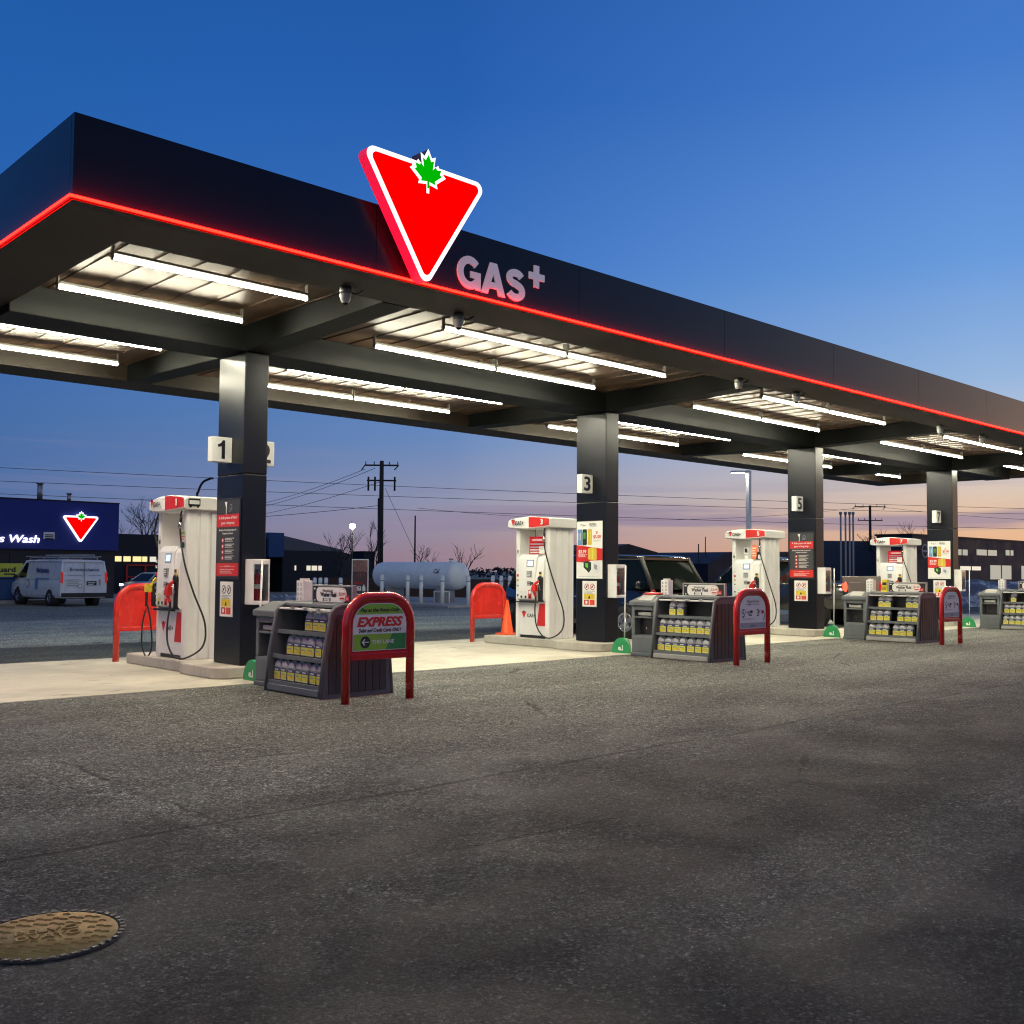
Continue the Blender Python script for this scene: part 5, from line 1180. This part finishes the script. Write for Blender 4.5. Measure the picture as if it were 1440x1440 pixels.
g.O=Vector((0,-2.872,1.10)); g.bars(-.7,.24,.6,1,1,M_lav2,.03,.06); g.bars(.15,.24,.6,1,1,M_lav2,.03,.06); g.bars(-.75,.05,.6,4,1,M_lav2,.03,.08); g.disc(-.18,-.22,.09,1,M_lav2,14); g.disc(-.18,-.22,.06,2,M_paper,14); g.rect(.10,-.20,.52,-.02,1,M_blackp); g.bars(.16,-.07,.3,2,2,M_lav,.04,.07); g.rect(.62,-.2,.70,.05,1,M_lav2); g.build('rear_lettering',v)
g=G((-1.004,0,1.05),(0,-1,0),(0,0,1),(-1,0,0),.004); g.rect(.2,-.35,.5,.1,1,M_cblue); g.disc(-.6,-.1,.2,1,M_lav2,16); g.disc(-.6,-.1,.14,2,M_paper,16); g.bars(.3,.15,1.4,1,1,M_cblue,.06,.1); g.build('side_lettering',v)
g=G((-.955,0,1.55),(0,-1,0),Vector((.14,0,1)).normalized(),Vector((-1,0,.14)).normalized(),.004); g.text('Mechanica',.9,-.02,4,M_navy,h=.2,w=1.3,bold=.04); g.build('side_lettering',v)
q=MB()
for y in (-2.2,-.6,.8): q.box(-.85,y-.03,2.06,.85,y+.03,2.10,M_steel); q.box(-.85,y-.03,1.9,-.81,y+.03,2.06,M_steel); q.box(.81,y-.03,1.9,.85,y+.03,2.06,M_steel)
q.tube([(-.85,-2.5,2.12),(-.85,1.2,2.12)],.03,M_steel,6).tube([(.85,-2.5,2.12),(.85,1.2,2.12)],.03,M_steel,6); q.build('roof_rack',v)
ld=thing('ladder','aluminium ladder lying flat on the van roof rack','ladder',(9.75,34.3,gz(34.)+2.14)); ld.rotation_euler=v.rotation_euler
q=MB(); q.box(-.05,-2.8,0,-.01,1.1,.08,M_lgrey).box(.40,-2.8,0,.44,1.1,.08,M_lgrey); q.build('rail',ld); q=MB()
for i in range(11): q.cyl((-.01,-2.6+i*.34,.04),(.40,-2.6+i*.34,.04),.018,M_lgrey,n=6)
q.build('rungs',ld)
# silver car by the store
v=vehicle('silver_car','silver car with headlamps on, facing the wash near the black store','car',(24.3,57.0,gz(57.)),(-.85,-.35,0),4.5,1.8,M_vsilver,
    [(-2.2,.9,.4,.95),(-1.6,1,.28,1.0),(0,1,.25,.98),(1.0,1,.25,.95),(1.8,.97,.28,.82),(2.2,.85,.35,.65)],(-1.9,-1.3,.3,1.15,.94,1.48,.93,.72),(-1.35,1.35),.33,pillars=(.45,))
for s in (-1,1): MB().box(s*.55,2.10,.62,s*.80,2.22,.76,M_headl).build('headlight',v,bevel=.02)
MB().box(-.5,2.17,.40,.5,2.24,.58,M_skirt).build('grille',v)
# black minivan at pump 4
v=vehicle('minivan','black minivan at pump 4 reflecting the canopy tubes in its windscreen','car',(10.96,2.95,.006),(.02,-1.,0),5.1,1.94,M_vblack,
    [(-2.55,.88,.45,.98),(-2.42,1,.32,1.05),(-1,1,.28,1.08),(1.2,1,.28,1.08),(1.75,.99,.28,1.06),(2.3,.93,.32,.92),(2.55,.8,.42,.72)],(-2.30,-1.95,1.58,1.98,1.06,1.74,.965,.86),(-1.85,1.25),.36,pillars=(.34,.68))
for s in (-1,1): MB().box(s*.60,2.32,.66,s*.86,2.46,.82,M_lav).build('headlight',v,bevel=.02); MB().box(s*.80,-2.56,.72,s*.93,-2.45,.92,M_tail).build('tail_light',v)
q=MB(); 
for s in (-1,1):
    for y in (-.2,.75): q.box(s*.975,y,.86,s*1.0,y+.2,.89,M_chrome)
q.build('door_handles',v)
MB().box(-.62,2.44,.42,.62,2.52,.60,M_skirt).build('grille',v)
# dark pickup at pump 6
v=vehicle('pickup_truck','dark pickup truck at pump 6 showing lit red brake lamps','pickup truck',(18.95,3.6,.006),(.02,1.,0),5.4,1.98,M_vpick,
    [(-2.7,.98,.55,1.12),(-2.66,1,.5,1.15),(-1,1,.42,1.15),(.6,1,.40,1.15),(1.5,1,.40,1.12),(2.5,.95,.45,1.02),(2.7,.85,.55,.85)],(-.75,-.55,.75,1.45,1.13,1.80,.95,.80),(-1.7,1.75),.39,pillars=(.5,))
MB().box(-.80,-2.725,.66,.80,-2.69,1.20,M_vtail).build('tailgate',v,bevel=.02)
MB().box(-.98,-2.70,1.172,.98,-2.62,1.36,M_vtail).build('tailgate_top',v,bevel=.02)
for s in (-1,1): MB().ell((s*.90,-2.68,1.08),.085,.06,.14,M_brake if s<0 else M_tail,14,8).build('tail_light',v)
MB().box(-.95,-2.82,.48,.95,-2.70,.62,M_chrome).build('bumper',v,bevel=.02)
MB().box(-.2,-2.73,.80,.2,-2.726,.92,M_lav2).build('licence_plate',v)

# ------------------------------------------------------------------ sky (direction based gradient with thin cloud bars) and faint afterglow
w=bpy.data.worlds.new('World'); sc.world=w; w.use_nodes=True; nt=w.node_tree; n=N(nt)
bg=nt.nodes['Background']; tc=n.new('ShaderNodeTexCoord').outputs['Generated']
sp=n.new('ShaderNodeSeparateXYZ'); n.link(tc,sp.inputs[0]); dx,dy,dz=sp.outputs
el=n.math('MULTIPLY',n.math('ARCSINE',dz),180/math.pi)
SUNAZ=-14.
az=n.math('MULTIPLY',n.math('ARCTAN2',dy,dx),180/math.pi); daz=n.math('ADD',n.math('MAXIMUM',n.math('SUBTRACT',az,SUNAZ),0.),n.math('MULTIPLY',n.math('MAXIMUM',n.math('SUBTRACT',SUNAZ,az),0.),1.7))
def s2l(c): return tuple((x/255/12.92 if x/255<=.04045 else ((x/255+.055)/1.055)**2.4) for x in c)
def ramp(stops):
    r=n.new('ShaderNodeValToRGB'); cr=r.color_ramp; cr.interpolation='EASE' if False else 'LINEAR'
    while len(cr.elements)<len(stops): cr.elements.new(.5)
    for e_,(p_,c_) in zip(cr.elements,stops): e_.position=(p_+2)/62.; e_.color=(*s2l(c_),1)
    n.link(n.rng(el,-2,60,0,1,False),r.inputs[0]); return r.outputs[0]
left=ramp([(-2,(76,86,122)),(.8,(100,108,146)),(2.5,(92,114,158)),(5,(76,110,164)),(10,(64,108,170)),(16,(44,100,178)),(24,(35,95,172)),(34,(28,84,160)),(60,(14,46,104))])
midr=ramp([(-2,(138,116,134)),(.8,(158,132,144)),(2.,(156,142,158)),(4,(146,150,176)),(7,(110,140,188)),(11,(82,132,198)),(17,(60,114,192)),(25,(40,96,176)),(38,(28,80,156)),(60,(14,46,104))])
right=ramp([(-2,(236,170,120)),(.6,(238,180,132)),(2.2,(232,186,150)),(4.,(222,198,178)),(6.5,(196,200,214)),(10,(150,182,222)),(16,(104,154,220)),(25,(68,122,202)),(38,(40,96,176)),(60,(14,46,104))])
f1=n.rng(daz,88,62,0,1,False); f2=n.rng(daz,64,36,0,1,False); f3=n.rng(daz,32,12,0,1)
col=n.mix(f1,left,midr); col=n.mix(f2,col,right); glow_=ramp([(-2,(255,178,118)),(2,(255,192,136)),(6,(238,202,178)),(12,(212,194,188)),(20,(160,166,186)),(34,(90,124,178)),(60,(110,130,160))]); gv=n.new('ShaderNodeVectorMath',operation='SCALE'); n.link(glow_,gv.inputs[0]); gv.inputs['Scale'].default_value=1.45; col=n.mix(f3,col,gv.outputs[0])  # unseen sunset glow boosted to brighten the fascia reflection
col=n.mix(n.rng(el,34,62),col,s2l((112,124,146)))  # overhead sky lightened out of view as added ambient fill
bk_=n.math('ABSOLUTE',n.math('ADD',az,132.)); col=n.mix(n.math('MULTIPLY',n.rng(bk_,48,26),n.rng(el,-1,3)),col,s2l((158,166,182)))  # pale sky sector added behind the camera as unseen fill light
# cloud bars low over the horizon
cv=n.new('ShaderNodeCombineXYZ'); n.link(n.math('MULTIPLY',az,.05),cv.inputs[0]); n.link(n.math('MULTIPLY',el,.9),cv.inputs[1])
cn=n.noise(cv.outputs[0],1.1,5,.55,.3); lift=n.math('MULTIPLY',n.math('SUBTRACT',cn,.5),2.4); ee=n.math('ADD',el,lift)
tilt=n.math('ADD',ee,n.math('MULTIPLY',az,.010))
bar=n.math('MULTIPLY',n.rng(tilt,2.55,3.0),n.rng(tilt,3.9,3.35)); bar=n.math('MULTIPLY',bar,n.rng(daz,78,56,0,.75))
col=n.mix(bar,col,s2l((146,132,158)))
bar2=n.math('MULTIPLY',n.rng(tilt,4.6,4.9),n.rng(tilt,5.5,5.0)); col=n.mix(n.math('MULTIPLY',bar2,.18),col,s2l((130,132,166)))
wisp=n.noise(cv.outputs[0],2.2,6,.6,.5); col=n.mix(n.math('MULTIPLY',n.rng(wisp,.5,.75),n.math('MULTIPLY',n.rng(el,9,4),.14)),col,s2l((176,150,166)))
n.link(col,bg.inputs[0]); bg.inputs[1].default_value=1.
sun=bpy.data.lights.new('afterglow','SUN'); sun.energy=.03; sun.angle=R(14); sun.color=(1,.62,.38); so_=bpy.data.objects.new('afterglow',sun); COL.objects.link(so_)
dv=Vector((math.cos(R(SUNAZ))*math.cos(R(3)),math.sin(R(SUNAZ))*math.cos(R(3)),math.sin(R(3)))); so_.rotation_euler=dv.to_track_quat('Z','Y').to_euler()

# ------------------------------------------------------------------ camera
yaw,pit,rol=.81413,.04728,.0075
F=Vector((math.cos(yaw)*math.cos(pit),math.sin(yaw)*math.cos(pit),math.sin(pit))); Rt=Vector((math.sin(yaw),-math.cos(yaw),0)); U=Rt.cross(F)
R2=Rt*math.cos(rol)+U*math.sin(rol); U2=-Rt*math.sin(rol)+U*math.cos(rol)
cd=bpy.data.cameras.new('camera'); co=bpy.data.objects.new('camera',cd); COL.objects.link(co)
Mx=Matrix(((R2.x,U2.x,-F.x),(R2.y,U2.y,-F.y),(R2.z,U2.z,-F.z))).to_4x4(); Mx.translation=Vector((-6.9417,-12.7355,1.4398)); co.matrix_world=Mx
cd.sensor_width=36; cd.lens=36*1447.9/1440; cd.shift_y=14.3/1440; cd.clip_start=.1; cd.clip_end=3000
sc.camera=co
sc.view_settings.view_transform='Standard'; sc.view_settings.look='None'; sc.view_settings.exposure=0.; sc.view_settings.gamma=1.
sc.cycles.filter_width=1.15; sc.cycles.max_bounces=8; sc.cycles.use_denoising=True; sc.cycles.sample_clamp_indirect=6.
